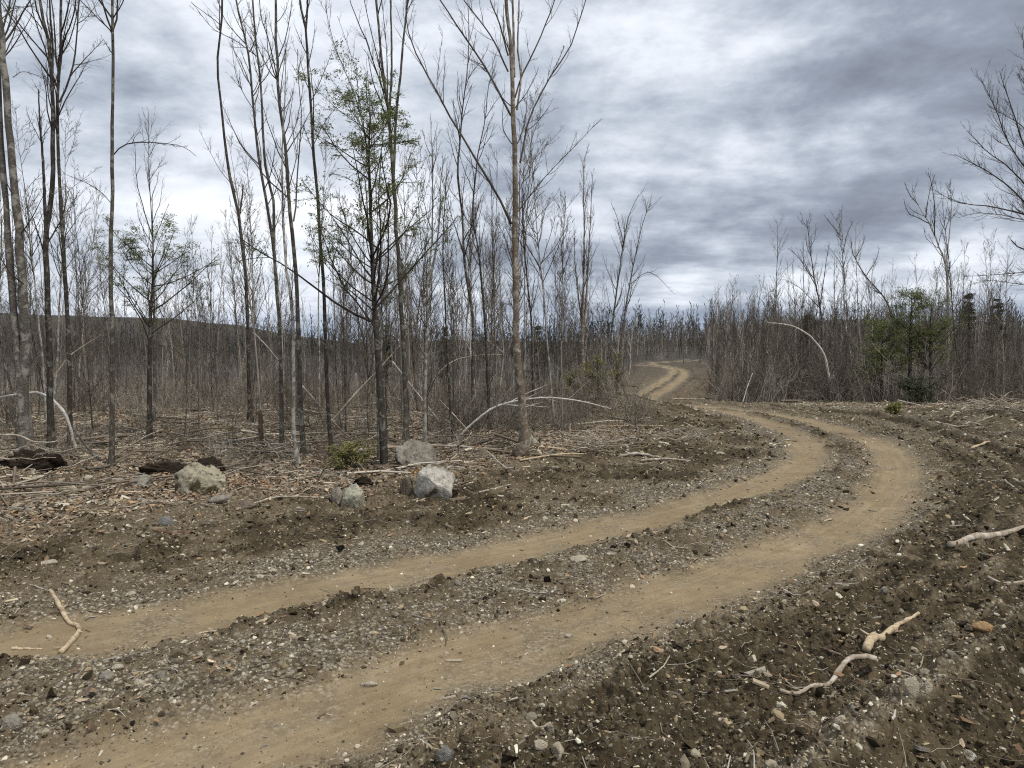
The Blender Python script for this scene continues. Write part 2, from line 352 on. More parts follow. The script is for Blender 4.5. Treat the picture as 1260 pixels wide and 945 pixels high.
# ground
def ground_material():
    m, nt, bs = newmat('ground_cover', .95)
    pos = N(nt, 'ShaderNodeTexCoord').outputs['Object']
    w = N(nt, 'ShaderNodeVertexColor', layer_name='cover'); sp = N(nt, 'ShaderNodeSeparateColor', inp={0: w.outputs[0]})
    tr, gr, cl = sp.outputs[0], sp.outputs[1], sp.outputs[2]; li = w.outputs[1]
    big = nz(nt, pos, .8, 4, .6); mid = nz(nt, pos, 6, 4, .65); fine = nz(nt, pos, 45, 3, .7); vfine = nz(nt, pos, 140, 2, .6)
    vor = N(nt, 'ShaderNodeTexVoronoi', inp={'Vector': pos, 'Scale': 38.0, 'Randomness': 1.0}); cellc = N(nt, 'ShaderNodeSeparateColor', inp={0: vor.outputs['Color']}).outputs[0]
    vor2 = N(nt, 'ShaderNodeTexVoronoi', inp={'Vector': pos, 'Scale': 14.0}); cell2 = N(nt, 'ShaderNodeSeparateColor', inp={0: vor2.outputs['Color']}).outputs[1]
    # dust
    dust = mixc(nt, ramp(nt, big, [(.35, 0.0), (.65, 1.0)]), (.285, .220, .128), (.37, .297, .185))
    dust = mixc(nt, ramp(nt, mid, [(.42, 0.0), (.70, .55)]), dust, (.175, .130, .082))
    dust = mixc(nt, ramp(nt, nz(nt, pos, 1.7, 5, .7, .5), [(.5, 0.0), (.66, .5)]), dust, (.34, .28, .20))
    dust = mixc(nt, ramp(nt, vfine, [(.66, 0.0), (.74, .5)]), dust, (.42, .38, .32))
    rd = N(nt, 'ShaderNodeAttribute', attribute_name='road').outputs['Vector']
    st1 = nz(nt, N(nt, 'ShaderNodeMapping', inp={'Vector': rd, 'Scale': (11, .35, 1)}).outputs[0], 1.0, 5, .65, .3)
    st2 = nz(nt, N(nt, 'ShaderNodeMapping', inp={'Vector': rd, 'Scale': (38, 1.3, 1)}).outputs[0], 1.0, 3, .6)
    dust = mixc(nt, ramp(nt, st1, [(.36, .45), (.60, 0.0)]), dust, (.20, .15, .094)); dust = mixc(nt, ramp(nt, st1, [(.56, 0.0), (.74, .4)]), dust, (.42, .35, .25))
    dust = mixc(nt, ramp(nt, st2, [(.38, .22), (.55, 0.0)]), dust, (.15, .115, .072))
    dust = mixc(nt, ramp(nt, nz(nt, pos, 26, 3, .7), [(.60, 0.0), (.68, .55)]), dust, (.12, .09, .058))
    gritc = mixc(nt, ramp(nt, vor.outputs['Distance'], [(.3, 0.0), (.7, .5)]), ramp(nt, cellc, [(0, (.12, .10, .07)), (.5, (.22, .185, .13)), (1, (.42, .38, .31))]), (.10, .08, .05))
    dust = mixc(nt, ramp(nt, nz(nt, pos, 1.5, 5, .65, .3), [(.48, 0.0), (.64, .6)]), dust, gritc)
    dust = mixc(nt, .35, dust, ramp(nt, vfine, [(.3, .45), (.7, 1.0)]), 'MULTIPLY')
    # gravel
    grav = ramp(nt, cellc, [(0, (.07, .058, .042)), (.35, (.145, .123, .09)), (.7, (.24, .21, .16)), (.92, (.36, .33, .27)), (1, (.52, .48, .41))])
    grav = mixc(nt, ramp(nt, mid, [(.45, 0.0), (.7, .65)]), grav, (.13, .104, .068))
    grav = mixc(nt, ramp(nt, vor.outputs['Distance'], [(.35, 0.0), (.75, .7)]), grav, (.045, .035, .024))
    # clods of dark soil
    soil = mixc(nt, ramp(nt, mid, [(.35, 0.0), (.68, 1.0)]), (.028, .0215, .013), (.092, .073, .044))
    soil = mixc(nt, ramp(nt, big, [(.45, 0.0), (.65, .55)]), soil, (.085, .064, .038))
    soil = mixc(nt, ramp(nt, cellc, [(.90, 0.0), (.94, .5)]), soil, (.17, .145, .11))
    # forest litter
    lit = mixc(nt, ramp(nt, mid, [(.38, 0.0), (.64, 1.0)]), (.036, .025, .016), (.13, .094, .062))
    lit = mixc(nt, ramp(nt, cell2, [(.62, 0.0), (.72, .75)]), lit, (.28, .23, .175))
    lit = mixc(nt, ramp(nt, cellc, [(.80, 0.0), (.86, .8)]), lit, (.36, .31, .255))
    moss = nz(nt, pos, .45, 3, .5); lit = mixc(nt, ramp(nt, moss, [(.52, 0.0), (.64, .55)]), lit, (.085, .070, .030))
    c = mixc(nt, gr, dust, grav); c = mixc(nt, cl, c, soil); c = mixc(nt, li, c, lit)
    # far land: brown grey brushwood slopes
    geo = N(nt, 'ShaderNodeSeparateXYZ', inp={0: pos}).outputs[1]
    ff = mth(nt, 'MULTIPLY', mth(nt, 'MULTIPLY', mth(nt, 'SUBTRACT', geo, 42.0), .016, 0, True), mth(nt, 'SUBTRACT', 1.0, tr))
    far = mixc(nt, ramp(nt, nz(nt, pos, .05, 5, .7), [(.35, 0.0), (.65, 1.0)]), (.040, .038, .036), (.080, .074, .066))
    c = mixc(nt, ff, c, far)
    nt.links.new(c, bs.inputs['Base Color'])
    hgt = mth(nt, 'ADD', mth(nt, 'MULTIPLY', fine, .6), mth(nt, 'MULTIPLY', vor.outputs['Distance'], -.5))
    hh = mth(nt, 'MULTIPLY', hgt, mth(nt, 'SUBTRACT', 1.0, mth(nt, 'MULTIPLY', tr, .8)))
    bump(nt, bs, mth(nt, 'ADD', hh, mth(nt, 'MULTIPLY', vfine, .15)), .8, .03)
    return m
M['ground'] = ground_material()

# ------------------------------------------------------------------ ground sheet (finer near the road, coarser to the horizon)
def build_ground():
    rings = list(.5 * 1.035 ** np.arange(52)); 
    r = 3.0; rr = [q for q in rings if q < 3.0]
    while r < 12: rr.append(r); r *= 1.0032
    while r < 60: rr.append(r); r *= 1.0062
    while r < 4500: rr.append(r); r *= 1.03
    rr = np.array(rr)
    az = np.concatenate([np.linspace(-43, 43, 861), np.linspace(43, 317, 92)[1:-1]]) * np.pi / 180
    RR, AA = np.meshgrid(rr, az, indexing='ij'); X = RR * np.sin(AA); Y = RR * np.cos(AA)
    Z, W, _, _ = surface(X, Y); nr, na = X.shape; road = surface.road
    V = np.stack([X, Y, Z], -1).reshape(-1, 3)
    i = np.arange(nr - 1)[:, None] * na; j = np.arange(na)[None]; j2 = (j + 1) % na
    Q = np.stack([i + j, i + na + j, i + na + j2, i + j2], -1).reshape(-1, 4)[:, ::-1]
    V = np.vstack([V, [[0, 0, gz(0, 0)]]]); jj = np.arange(na); T = np.stack([np.full(na, len(V) - 1), (jj + 1) % na, jj], 1)
    W = np.vstack([W.reshape(-1, 4), [[0, 0, 1, 0]]])
    o = mesh_np('ground', V, [Q, T], M['ground'], tint=W, colname='cover')
    ra = o.data.attributes.new('road', 'FLOAT_VECTOR', 'POINT'); rv = np.zeros((len(V), 3), np.float32); rv[:-1, 0] = road[0]; rv[:-1, 1] = road[1]; ra.data.foreach_set('vector', rv.ravel())
    # make sure the sheet faces up
    nz_ = np.zeros(len(o.data.polygons) * 3, np.float32); o.data.polygons.foreach_get('normal', nz_)
    if nz_[2::3].mean() < 0: o.data.flip_normals()
    tag(o, 'bare earth of a cleared wood lot with a two rut dirt road', kind='structure')
build_ground()

# ------------------------------------------------------------------ loose cover that nobody could count
def ico(sub, seed, flat=.6, jit=.25):
    bm = bmesh.new(); bmesh.ops.create_icosphere(bm, subdivisions=sub, radius=1); rg = np.random.default_rng(seed)
    V = np.array([v.co[:] for v in bm.verts]); Fc = np.array([[v.index for v in f.verts] for f in bm.faces]); bm.free()
    for _ in range(5):
        n = norm(rg.normal(size=3)); d = rg.uniform(.45, .8); s = V @ n; V = V - np.outer(np.clip(s - d, 0, 9), n)
    V = V * (1 + rg.uniform(-jit, jit, (len(V), 1)) * .4) * np.array([1, rg.uniform(.6, .95), flat]); return V, Fc
def scatter_pts(n, r0, r1, azr=(-41, 41), p=0.0):
    u = RNG.random(n)
    r = r0 * (r1 / r0) ** u if p == 0 else (r0 ** p + u * (r1 ** p - r0 ** p)) ** (1 / p)
    a = np.radians(RNG.uniform(azr[0], azr[1], n)); return r * np.sin(a), r * np.cos(a), r
def rotmats(n, tilt=3.14, rng=RNG):
    yaw = rng.uniform(0, 2 * np.pi, n); a = rng.normal(size=n) * tilt; b = rng.normal(size=n) * tilt
    cz, sz = np.cos(yaw), np.sin(yaw); cx, sx = np.cos(a), np.sin(a); cy, sy = np.cos(b), np.sin(b)
    Rz = np.zeros((n, 3, 3)); Rz[:, 0, 0] = cz; Rz[:, 0, 1] = -sz; Rz[:, 1, 0] = sz; Rz[:, 1, 1] = cz; Rz[:, 2, 2] = 1
    Rx = np.zeros((n, 3, 3)); Rx[:, 0, 0] = 1; Rx[:, 1, 1] = cx; Rx[:, 1, 2] = -sx; Rx[:, 2, 1] = sx; Rx[:, 2, 2] = cx
    Ry = np.zeros((n, 3, 3)); Ry[:, 1, 1] = 1; Ry[:, 0, 0] = cy; Ry[:, 0, 2] = sy; Ry[:, 2, 0] = -sy; Ry[:, 2, 2] = cy
    return Rz @ Rx @ Ry
def batch(protos, pos, scale, rot, tint=None):
    """merge copies; protos list of (V,F); scale (n,3) or (n,)"""
    Vs, Fs, Cs = [], {}, []; off = 0; n = len(pos); which = RNG.integers(0, len(protos), n)
    if scale.ndim == 1: scale = np.repeat(scale[:, None], 3, 1)
    for k, (V, Fc) in enumerate(protos):
        ix = np.nonzero(which == k)[0]
        if not len(ix): continue
        P = np.einsum('nij,nvj->nvi', rot[ix], V[None] * scale[ix][:, None, :]) + pos[ix][:, None, :]
        Vs.append(P.reshape(-1, 3)); fl = (np.arange(len(ix)) * len(V))[:, None, None] + Fc[None] + off
        Fs.setdefault(Fc.shape[1], []).append(fl.reshape(-1, Fc.shape[1])); off += P.shape[0] * P.shape[1]
        if tint is not None: Cs.append(np.repeat(tint[ix], len(V), 0))
    return np.concatenate(Vs), [np.concatenate(f) for f in Fs.values()], (np.concatenate(Cs) if Cs else None)
def pick(cols, n, var=.25):
    cols = np.array(cols); c = cols[RNG.integers(0, len(cols), n)]; return np.clip(c * (1 + RNG.normal(size=(n, 1)) * var), .01, .85)

def build_loose():
    # gravel and pebbles
    x, y, r = scatter_pts(190000, 3.0, 30); z, w, dr, side = surface(x, y)
    prob = w[:, 0] * .11 + w[:, 1] * .75 + w[:, 2] * .40 + w[:, 3] * .10
    edge = np.exp(-((dr - .5) / .16) ** 2) * .8; prob = np.maximum(prob, edge * (w[:, 3] < .3) * .8)
    k = RNG.random(len(x)) < prob; x, y, z, r, w = x[k], y[k], z[k], r[k], w[k]; n = len(x)
    s = np.exp(RNG.normal(size=n) * .55) * (.0036 + .00058 * r); big = RNG.random(n) < .02; s[big] *= 2.4; s = np.minimum(s, .05) * np.where(w[:, 0] > .5, .7, 1)
    tint = pick([(.30, .265, .205), (.22, .195, .15), (.38, .35, .285), (.15, .128, .092), (.34, .27, .17), (.10, .082, .058), (.62, .58, .47), (.26, .215, .14)], n, .22)
    V, Fs, C = batch([ico(1, 100 + i, .6) for i in range(8)], np.stack([x, y, z + s * .15], 1), s, rotmats(n, .5), tint)
    tag(mesh_np('gravel', V, Fs, M['tint'], smooth=False, tint=C), 'loose gravel and pebbles along the road', kind='stuff')
    # crumbs of dark soil
    x, y, r = scatter_pts(110000, 3.0, 22); z, w, dr, side = surface(x, y)
    k = RNG.random(len(x)) < (w[:, 2] * .55 + w[:, 1] * .06 + w[:, 3] * .10) * (.25 + .95 * sstep(-.3, .35, fbm(x * 1.1, y * 1.1, 3, 512))); x, y, z, r = x[k], y[k], z[k], r[k]; n = len(x)
    s = np.exp(RNG.normal(size=n) * .6) * (.0050 + .00075 * r); s = np.minimum(s, .055)
    tint = pick([(.048, .037, .023), (.08, .062, .037), (.028, .021, .013), (.13, .105, .066), (.10, .078, .046)], n, .25)
    V, Fs, C = batch([ico(1, 200 + i, .75, 1.6) for i in range(8)], np.stack([x, y, z + s * .25], 1), s, rotmats(n, .8), tint)
    tag(mesh_np('soil_crumbs', V, Fs, M['tint'], smooth=False, tint=C), 'crumbled dark soil turned up beside the ruts', kind='stuff')
    # splinters and chips of wood and bark
    box = np.array([[-1, -1, -1], [1, -.7, -1], [1, .6, -1], [-1, 1, -1], [-.9, -.8, 1], [.7, -.5, 1], [1.1, .4, 1], [-1.1, .7, 1]], float)
    bf = np.array([[0, 3, 2, 1], [4, 5, 6, 7], [0, 1, 5, 4], [1, 2, 6, 5], [2, 3, 7, 6], [3, 0, 4, 7]])
    x, y, r = scatter_pts(110000, 3.0, 45); x2, y2, r2 = scatter_pts(90000, 10, 40); x = np.concatenate([x, x2]); y = np.concatenate([y, y2]); r = np.concatenate([r, r2]); z, w, dr, side = surface(x, y)
    prob = (w[:, 3] * .55 + w[:, 2] * .07 + w[:, 1] * .05 + (side < 0) * (dr > 2.8) * .55) * (.3 + .9 * sstep(-.3, .35, fbm(x * .9, y * .9, 3, 612))) + w[:, 0] * .006
    k = RNG.random(len(x)) < prob; x, y, z, r = x[k], y[k], z[k], r[k]; n = len(x)
    L = np.exp(RNG.normal(size=n) * .55) * (.008 + .0015 * r); L = np.minimum(L, .11)
    scl = np.stack([L, L * RNG.uniform(.12, .4, n), L * RNG.uniform(.05, .14, n)], 1)
    tint = pick([(.50, .44, .33), (.36, .30, .21), (.22, .175, .12), (.62, .57, .46), (.16, .125, .085), (.33, .31, .27), (.30, .235, .15)], n, .2)
    V, Fs, C = batch([(box, bf)], np.stack([x, y, z + .006 + L * .06], 1), scl, rotmats(n, .22), tint)
    tag(mesh_np('wood_chips', V, Fs, M['tint'], smooth=False, tint=C), 'splintered wood and bark chips strewn over the cleared ground', kind='stuff')
    # dry leaves
    lf = np.array([[-1, 0, .15], [-.3, -.45, 0], [.5, -.35, .1], [1, 0, .25], [.5, .38, 0], [-.3, .45, .12]], float); lff = np.array([[0, 1, 2, 3], [0, 3, 4, 5]])
    x, y, r = scatter_pts(100000, 4.5, 50, p=.35); z, w, dr, side = surface(x, y)
    pat = sstep(-.25, .35, fbm(x * .8, y * .8, 3, 333))
    k = RNG.random(len(x)) < w[:, 3] * (.25 + .6 * pat) + w[:, 2] * .015 + w[:, 1] * .01; x, y, z, r = x[k], y[k], z[k], r[k]; n = len(x)
    s = RNG.uniform(.022, .045, n) * (1 + r * .012)
    tint = pick([(.38, .25, .15), (.26, .185, .12), (.46, .37, .27), (.16, .105, .065), (.36, .29, .22)], n, .2)
    V, Fs, C = batch([(lf, lff)], np.stack([x, y, z + .015 + RNG.random(n) * .02], 1), s, rotmats(n, .45), tint)
    tag(mesh_np('leaf_litter', V, Fs, M['tint'], smooth=False, tint=C), 'dry brown leaves on the forest floor', kind='stuff')
    # twigs and slash
    tb = Tubes()
    for (cnt, r0, r1, l0, l1, rad) in ((16000, 3.5, 24, .06, .4, .0030), (6500, 8, 60, .25, 1.1, .0050), (1500, 12, 60, .8, 2.4, .012)):
        x, y, r = scatter_pts(cnt, r0, r1, p=.4); z, w, dr, side = surface(x, y)
        k = RNG.random(len(x)) < w[:, 3] * .9 + w[:, 2] * .12 * (rad < .005) + .03 * w[:, 1] * (rad < .005); x, y, z, r = x[k], y[k], z[k], r[k]; n = len(x)
        L = RNG.uniform(l0, l1, n); yaw = RNG.normal(size=n) * .9 + (RNG.random(n) < .25) * 1.5; pit = RNG.normal(size=n) * .10
        d = np.stack([np.cos(yaw) * np.cos(pit), np.sin(yaw) * np.cos(pit), np.sin(pit)], 1)
        t = np.linspace(-.5, .5, 4); P = np.stack([x, y, z], 1)[:, None, :] + d[:, None, :] * (L[:, None] * t)[:, :, None]
        P = P + RNG.normal(size=P.shape) * (L[:, None, None] * .035)
        zz = surface(P[:, :, 0], P[:, :, 1])[0]; P[:, :, 2] = np.maximum(P[:, :, 2], zz) + rad * .8 + .02 * (rad > .005) * RNG.random((n, 1))
        R = np.linspace(1, .55, 4)[None] * (rad * np.exp(RNG.normal(size=n) * .4))[:, None] * (1 + .02 * r[:, None])
        tint = pick([(.38, .34, .28), (.27, .24, .20), (.17, .145, .118), (.50, .46, .40), (.21, .17, .13), (.12, .10, .08)], n, .2)
        tb.add(P, R, 4, tint)
    o = tb.build('slash', M['tint']); tag(o, 'fallen twigs and cut branch slash covering the ground', kind='stuff')
build_loose()

# ------------------------------------------------------------------ tree kit
def tree_arrays(stems, rng, k1=10, t0=.3, ang=.7, L1=.25, k2=5, k3=3, up=.12, rmin=.0028, limbs=(), dens=1.0, extra_up=.12, a2=.6):
    """stems/limbs: (P (n,3), r0, r1). returns trunk tubes, branch tubes"""
    tk, br = Tubes(), Tubes(); lim = []
    for P, r0, r1 in stems:
        first = P is stems[0][0]; n = 26; Q = resample(P, n); t = np.linspace(0, 1, n); R = r0 + (r1 - r0) * t ** .9; R = R * (1 + .05 * rng.normal(size=n)); R[0] *= 1.75 if first else 1; R[1] *= 1.15 if first else 1
        Q = Q + rng.normal(size=Q.shape) * r0 * .10; tk.add(Q, R, 9)
        if k1: lim.append(sprout(Q[None], R[None], int(k1 * 1.25), t0, 1.0, ang, L1, 8, rng, up=up, wig=.09, rr=.009, rmin=rmin, lenpow=.55))
    for P, r0, r1 in limbs:
        n = 12; Q = resample(P, n); R = np.linspace(r0, r1, n); Q = Q + rng.normal(size=Q.shape) * r0 * .2; br.add(Q, R, 6); 
        a = sprout(Q[None], R[None], max(2, int(k2 * 2.4 * dens)), .12, 1, a2, .26, 6, rng, up=extra_up, wig=.10, rr=.006, rmin=rmin * .8); br.add(*a, 4)
        if k3: b = sprout(*a, k3 + 2, .15, 1, a2, .42, 5, rng, up=.06, wig=.12, rr=.006, rmin=rmin * .65); br.add(*b, 3); c = sprout(*b, 2, .2, 1, .6, .5, 3, rng, up=.04, wig=.1, rr=.004, rmin=rmin * .55); br.add(*c, 3)
    for P, R in lim:
        br.add(P, R, 5)
        if k2: a = sprout(P, R, k2 + 2, .2, 1, a2, .40, 5, rng, up=.08, wig=.11, rr=.006, rmin=rmin * .75); br.add(*a, 3)
        if k2 and k3: b = sprout(*a, k3 + 1, .2, 1, .55, .46, 4, rng, up=.05, wig=.12, rr=.005, rmin=rmin * .6); br.add(*b, 3)
    return tk, br
def leaf_quads(P, R, per, size, rng, flat=True, spread=.05):
    """small needle sprays set along twigs P (M,N,3)"""
    M_, N_, _ = P.shape; n = M_ * per; m = np.repeat(np.arange(M_), per); x = rng.random(n) * (N_ - 1); i = x.astype(int); f = (x - i)[:, None]
    C = P[m, i] * (1 - f) + P[m, np.minimum(i + 1, N_ - 1)] * f; T = norm(P[m, np.minimum(i + 1, N_ - 1)] - P[m, i])
    C = C + rng.normal(size=C.shape) * spread * np.array([1, 1, .35])
    u = norm(T + rng.normal(size=T.shape) * .7 * np.array([1, 1, .3])); up = norm(np.array([0, 0, 1.]) + rng.normal(size=T.shape) * .45)
    v = norm(np.cross(u, up)); L = (size * rng.uniform(.6, 1.4, n))[:, None]; W = L * rng.uniform(.22, .42, (n, 1))
    V = np.stack([C - u * L, C - v * W + u * L * .1, C + u * L - up * L * .15, C + v * W + u * L * .1], 1).reshape(-1, 3)
    return V, np.arange(n * 4).reshape(-1, 4)
def px_stem(pts, D, wob=0.0, slope=0.0, rng=RNG):
    out = []; n = len(pts); base = at(*pts[0], D)
    for i, (a, b) in enumerate(pts):
        d = D + slope * i / max(n - 1, 1) + (wob * rng.normal() if i else 0); out.append(at(a, b, d))
    return np.array(out)
def hero(name, label, D, stems, limbs, bark_mat, twig_mat, cat='bare tree', k1=8, t0=.45, ang=.6, L1=.2, k2=5, k3=3, up=.15, seed=1, base=None, rmin=.0026, group=None, extra_up=.12, a2=.55):
    rng = np.random.default_rng(seed); S = []
    for pts, r0, r1 in stems:
        P = px_stem(pts, D, .03, rng.normal() * .25, rng); S.append((P,   .58 * r0 * D / F_PX, .48 * r1 * D / F_PX))
    b = S[0][0][0].copy(); z0 = gz(b[0], b[1]); dz = z0 - .08
    for P, _, _ in S:
        if abs(P[0][2] - b[2]) < .25 : P[0][2] = min(P[0][2], dz)
    Lm = [(px_stem(pts, D, .04, rng.uniform(-1.2, 1.2), rng), .52 * r0 * D / F_PX, .5 * r1 * D / F_PX) for pts, r0, r1 in limbs]
    loc = np.array([b[0], b[1], z0])
    tk, br = tree_arrays(S, rng, k1, t0, ang, L1, k2, k3, up, rmin, Lm, extra_up=extra_up, a2=a2)
    e = empty(name, loc, label, cat, group)
    tk.build('trunk', bark_mat, e, loc); br.build('crown', twig_mat, e, loc)
    return e

# ------------------------------------------------------------------ the trees one can tell apart
G, DK, LI, BI, WB, TW, TD = M['grey_bark'], M['dark_bark'], M['lichen_bark'], M['birch_bark'], M['white_bark'], M['twig'], M['twig_dark']
hero('birch_tree', 'thick twin-stemmed tree with pale flaking bark at the left edge', gd(30, 560),
     [([(31, 562), (29, 470), (30, 400), (24, 300), (15, 200), (7, 110), (0, 40), (-8, -90)], 11, 6), ([(28, 545), (25, 470), (18, 395), (9, 280), (3, 200), (-3, 90), (-14, -80)], 8, 5)],
     [([(18, 245), (5, 222), (-15, 215)], 1.6, .6), ([(16, 95), (30, 88), (55, 97)], 1, .4), ([(30, 350), (12, 335), (-10, 300)], 1.8, .7), ([(24, 290), (38, 270), (55, 238)], 1.8, .6), ([(0, 25), (20, 10), (45, 8)], 1.2, .5)],
     M['rough_bark'], TW, k1=7, t0=.75, k2=4, seed=11, rmin=.003)
hero('forked_tree', 'dark trunk with a broken snag limb, second tree from the left edge', gd(62, 558),
     [([(62, 560), (62, 460), (59, 390), (57, 289), (63, 250), (66, 190), (63.5, 95), (59, 51), (49, 0), (42, -80)], 7.5, 2.6), ([(57, 292), (53, 200), (50, 165), (47, 110)], 4, 1.4)],
     [([(64, 100), (65, 60), (62, 20), (60, -40)], 2.6, 1.4), ([(52, 36), (40, 20), (25, 8), (5, 14)], 1.2, .5), ([(60, 330), (48, 290), (38, 262), (30, 250)], 2, .6), ([(58, 300), (75, 270), (85, 235)], 1.8, .6)],
     DK, TD, k1=8, t0=.6, ang=.45, k2=5, seed=12)
hero('forked_tree', 'slim dark tree with a fan of upright limbs just right of the snag tree', gd(85, 553),
     [([(86, 555), (86, 480), (83, 390), (77, 291), (72, 200), (71, 127), (74, 70), (75, 21), (77, -80)], 5, 2.4)],
     [([(73, 126), (87, 93), (94, 53), (97, 0), (98, -40)], 2.2, 1), ([(87, 93), (105, 72), (127, 49)], 1.5, .5), ([(74, 80), (78, 53), (88, 28), (93, 5), (95, -30)], 2, .9), ([(73, 100), (68, 60), (66, 20), (58, -30)], 2, 1), ([(94, 30), (108, 20), (122, 0)], 1, .4)],
     DK, TD, k1=8, t0=.6, ang=.5, k2=5, seed=13)
hero('slender_tree', 'straight slim tree with one long arching branch, standing alone left of the leafy sapling', gd(138, 576),
     [([(137, 577), (138.6, 444), (137.6, 390), (136.5, 306), (138.6, 242), (137.6, 190), (138.6, 127), (139, 63), (138.5, 36), (138, 0), (140, -90)], 5.2, 2.6)],
     [([(140, 190), (150, 180), (164, 175.5), (190, 175.5), (215, 178), (230, 183), (241, 192)], 1.5, .5), ([(139, 50), (136, 38), (118, 20), (100, 2), (80, -20)], 1.6, .8), ([(139, 22), (150, 5), (158, -20)], 1.6, .8), ([(139, 67), (133, 58), (127, 48)], 1, .5), ([(137, 250), (120, 233), (95, 220), (78, 214)], .9, .35)],
     G, TD, k1=5, t0=.8, k2=3, seed=14)
hero('broken_tree', 'slim tree with a snapped upright stub halfway up, left of the trunk cluster', gd(306, 520),
     [([(308, 522), (305, 430), (304.5, 378), (301, 327), (296, 285), (294, 265.6), (285.5, 232), (280, 200), (272, 131), (267.5, 91), (269.6, 53), (273, 13), (275, -80)], 4.4, 1.8), ([(294, 268), (297, 250), (299, 229)], 2.2, 1.6)],
     [([(273, 12), (262, -10)], 1, .5), ([(271, 30), (255, 18), (235, 3)], .9, .4), ([(284, 225), (268, 205), (245, 160)], .8, .3)],
     DK, TD, k1=6, t0=.8, k2=4, seed=15)
hero('forked_tree', 'forked grey tree with two long leaning leaders, leftmost of the trunk cluster', gd(348, 556),
     [([(347, 558), (346, 485), (343.6, 400), (339.5, 348), (336, 300), (327, 242), (319, 200), (311, 127), (309, 95), (303.5, 53), (290, 0), (280, -60)], 4.6, 1.8),
      ([(337, 306), (337, 253), (333, 232), (326, 200), (322.5, 138), (319, 85), (315, 53), (311, 0), (309, -70)], 3.2, 1.6)],
     [([(310, 110), (298, 80), (287, 60), (285, 40)], 1.2, .4), ([(312, 135), (298, 112), (290, 90), (284, 50)], 1, .4), ([(337, 285), (348, 250), (352, 210)], 1, .4), ([(317, 70), (290, 50), (262, 35), (238, 5)], 1, .4)],
     G, TW, k1=16, t0=.5, ang=.75, L1=.13, k2=5, seed=16)
hero('lichen_tree', 'pale lichen-spotted trunk in the front of the cluster', gd(368, 577),
     [([(368, 579), (364, 550), (361, 524), (361, 415), (357, 360), (352, 330), (349, 280), (347, 200), (350, 130), (352, 60)], 4.8, 1)],
     [], LI, TW, k1=12, t0=.4, ang=.7, L1=.12, k2=5, seed=17)
hero('tall_tree', 'tallest dark trunk of the cluster, running off the top of the picture', gd(373, 566),
     [([(374, 568), (370, 496), (367, 403), (365, 348), (361.7, 306), (356, 253), (352, 186), (343.7, 127), (340.5, 63.5), (339.5, 0), (339, -90)], 5.6, 2.4)],
     [([(361.7, 272), (364, 253), (367, 200), (371, 148), (367, 95), (366, 60)], 2, .7), ([(342, 101), (331, 51), (321.5, 21), (318, -20)], 1.6, .8), ([(343, 70), (352, 45), (358, 10), (362, -20)], 1.3, .5), ([(344, 125), (348, 90), (352, 60)], 1.2, .4), ([(352, 180), (365, 150), (375, 95)], 1, .4)],
     G, TW, k1=14, t0=.5, ang=.7, L1=.13, k2=5, seed=18)
hero('tall_tree', 'tall smooth dark trunk forking near the top edge, left of the green hemlock', gd(408, 565),
     [([(409, 567), (403, 496), (400.6, 427), (400, 400), (396.6, 327), (393.5, 285), (390, 242), (386, 186), (382, 127), (377.6, 53), (375.5, 32), (369, 0), (362, -70)], 4.8, 2.2), ([(376, 36), (378, 10), (379, -70)], 2.4, 1.6)],
     [([(383, 125), (392, 105), (408, 66)], 1.1, .5), ([(386, 178), (400, 150), (425, 118)], 1.1, .4), ([(386, 190), (375, 160), (370, 150)], 1, .4)],
     DK, TD, k1=6, t0=.6, ang=.6, L1=.14, k2=5, seed=19)
hero('forked_tree', 'brown trunk forking into a sheaf of upright limbs, between the hemlock and the big birch', gd(501, 545),
     [([(501, 547), (499, 480), (495, 390), (490, 320), (483, 203), (478, 135.5), (473, 102), (468, 50), (463, 0), (458, -70)], 6.4, 2), ([(484, 215), (487, 150), (489, 125), (493, 91), (496, 50), (502, 0), (506, -70)], 3.2, 1.6), ([(479, 140), (482, 85), (481, 0), (484, -70)], 2.6, 1.4)],
     [([(476, 120), (468, 102), (451, 51), (440, 25), (429, -5), (425, -40)], 1.8, .8), ([(478, 190), (460, 140), (454, 110), (451, 75)], 1, .4), ([(474, 110), (462, 60), (450, 10), (446, -20)], 1.6, .7), ([(477, 130), (476, 70), (470, 0)], 1.5, .7)],
     M['brown_bark'] if 'brown_bark' in M else G, TD, k1=8, t0=.6, ang=.4, L1=.16, k2=5, seed=20)
hero('slender_tree', 'thin leaning tree with forking twigs in front of the hemlock crown', 13.6,
     [([(466, 560), (462, 420), (458, 300), (454, 203), (442, 135), (430, 100), (420, 78), (407, 40), (400, 5)], 2.2, .7)],
     [([(442, 135), (438, 90), (424, 45), (415, 20)], 1, .4), ([(425, 85), (412, 60), (402, 25)], .8, .3)],
     G, TD, k1=5, t0=.6, ang=.4, L1=.14, k2=4, seed=21)
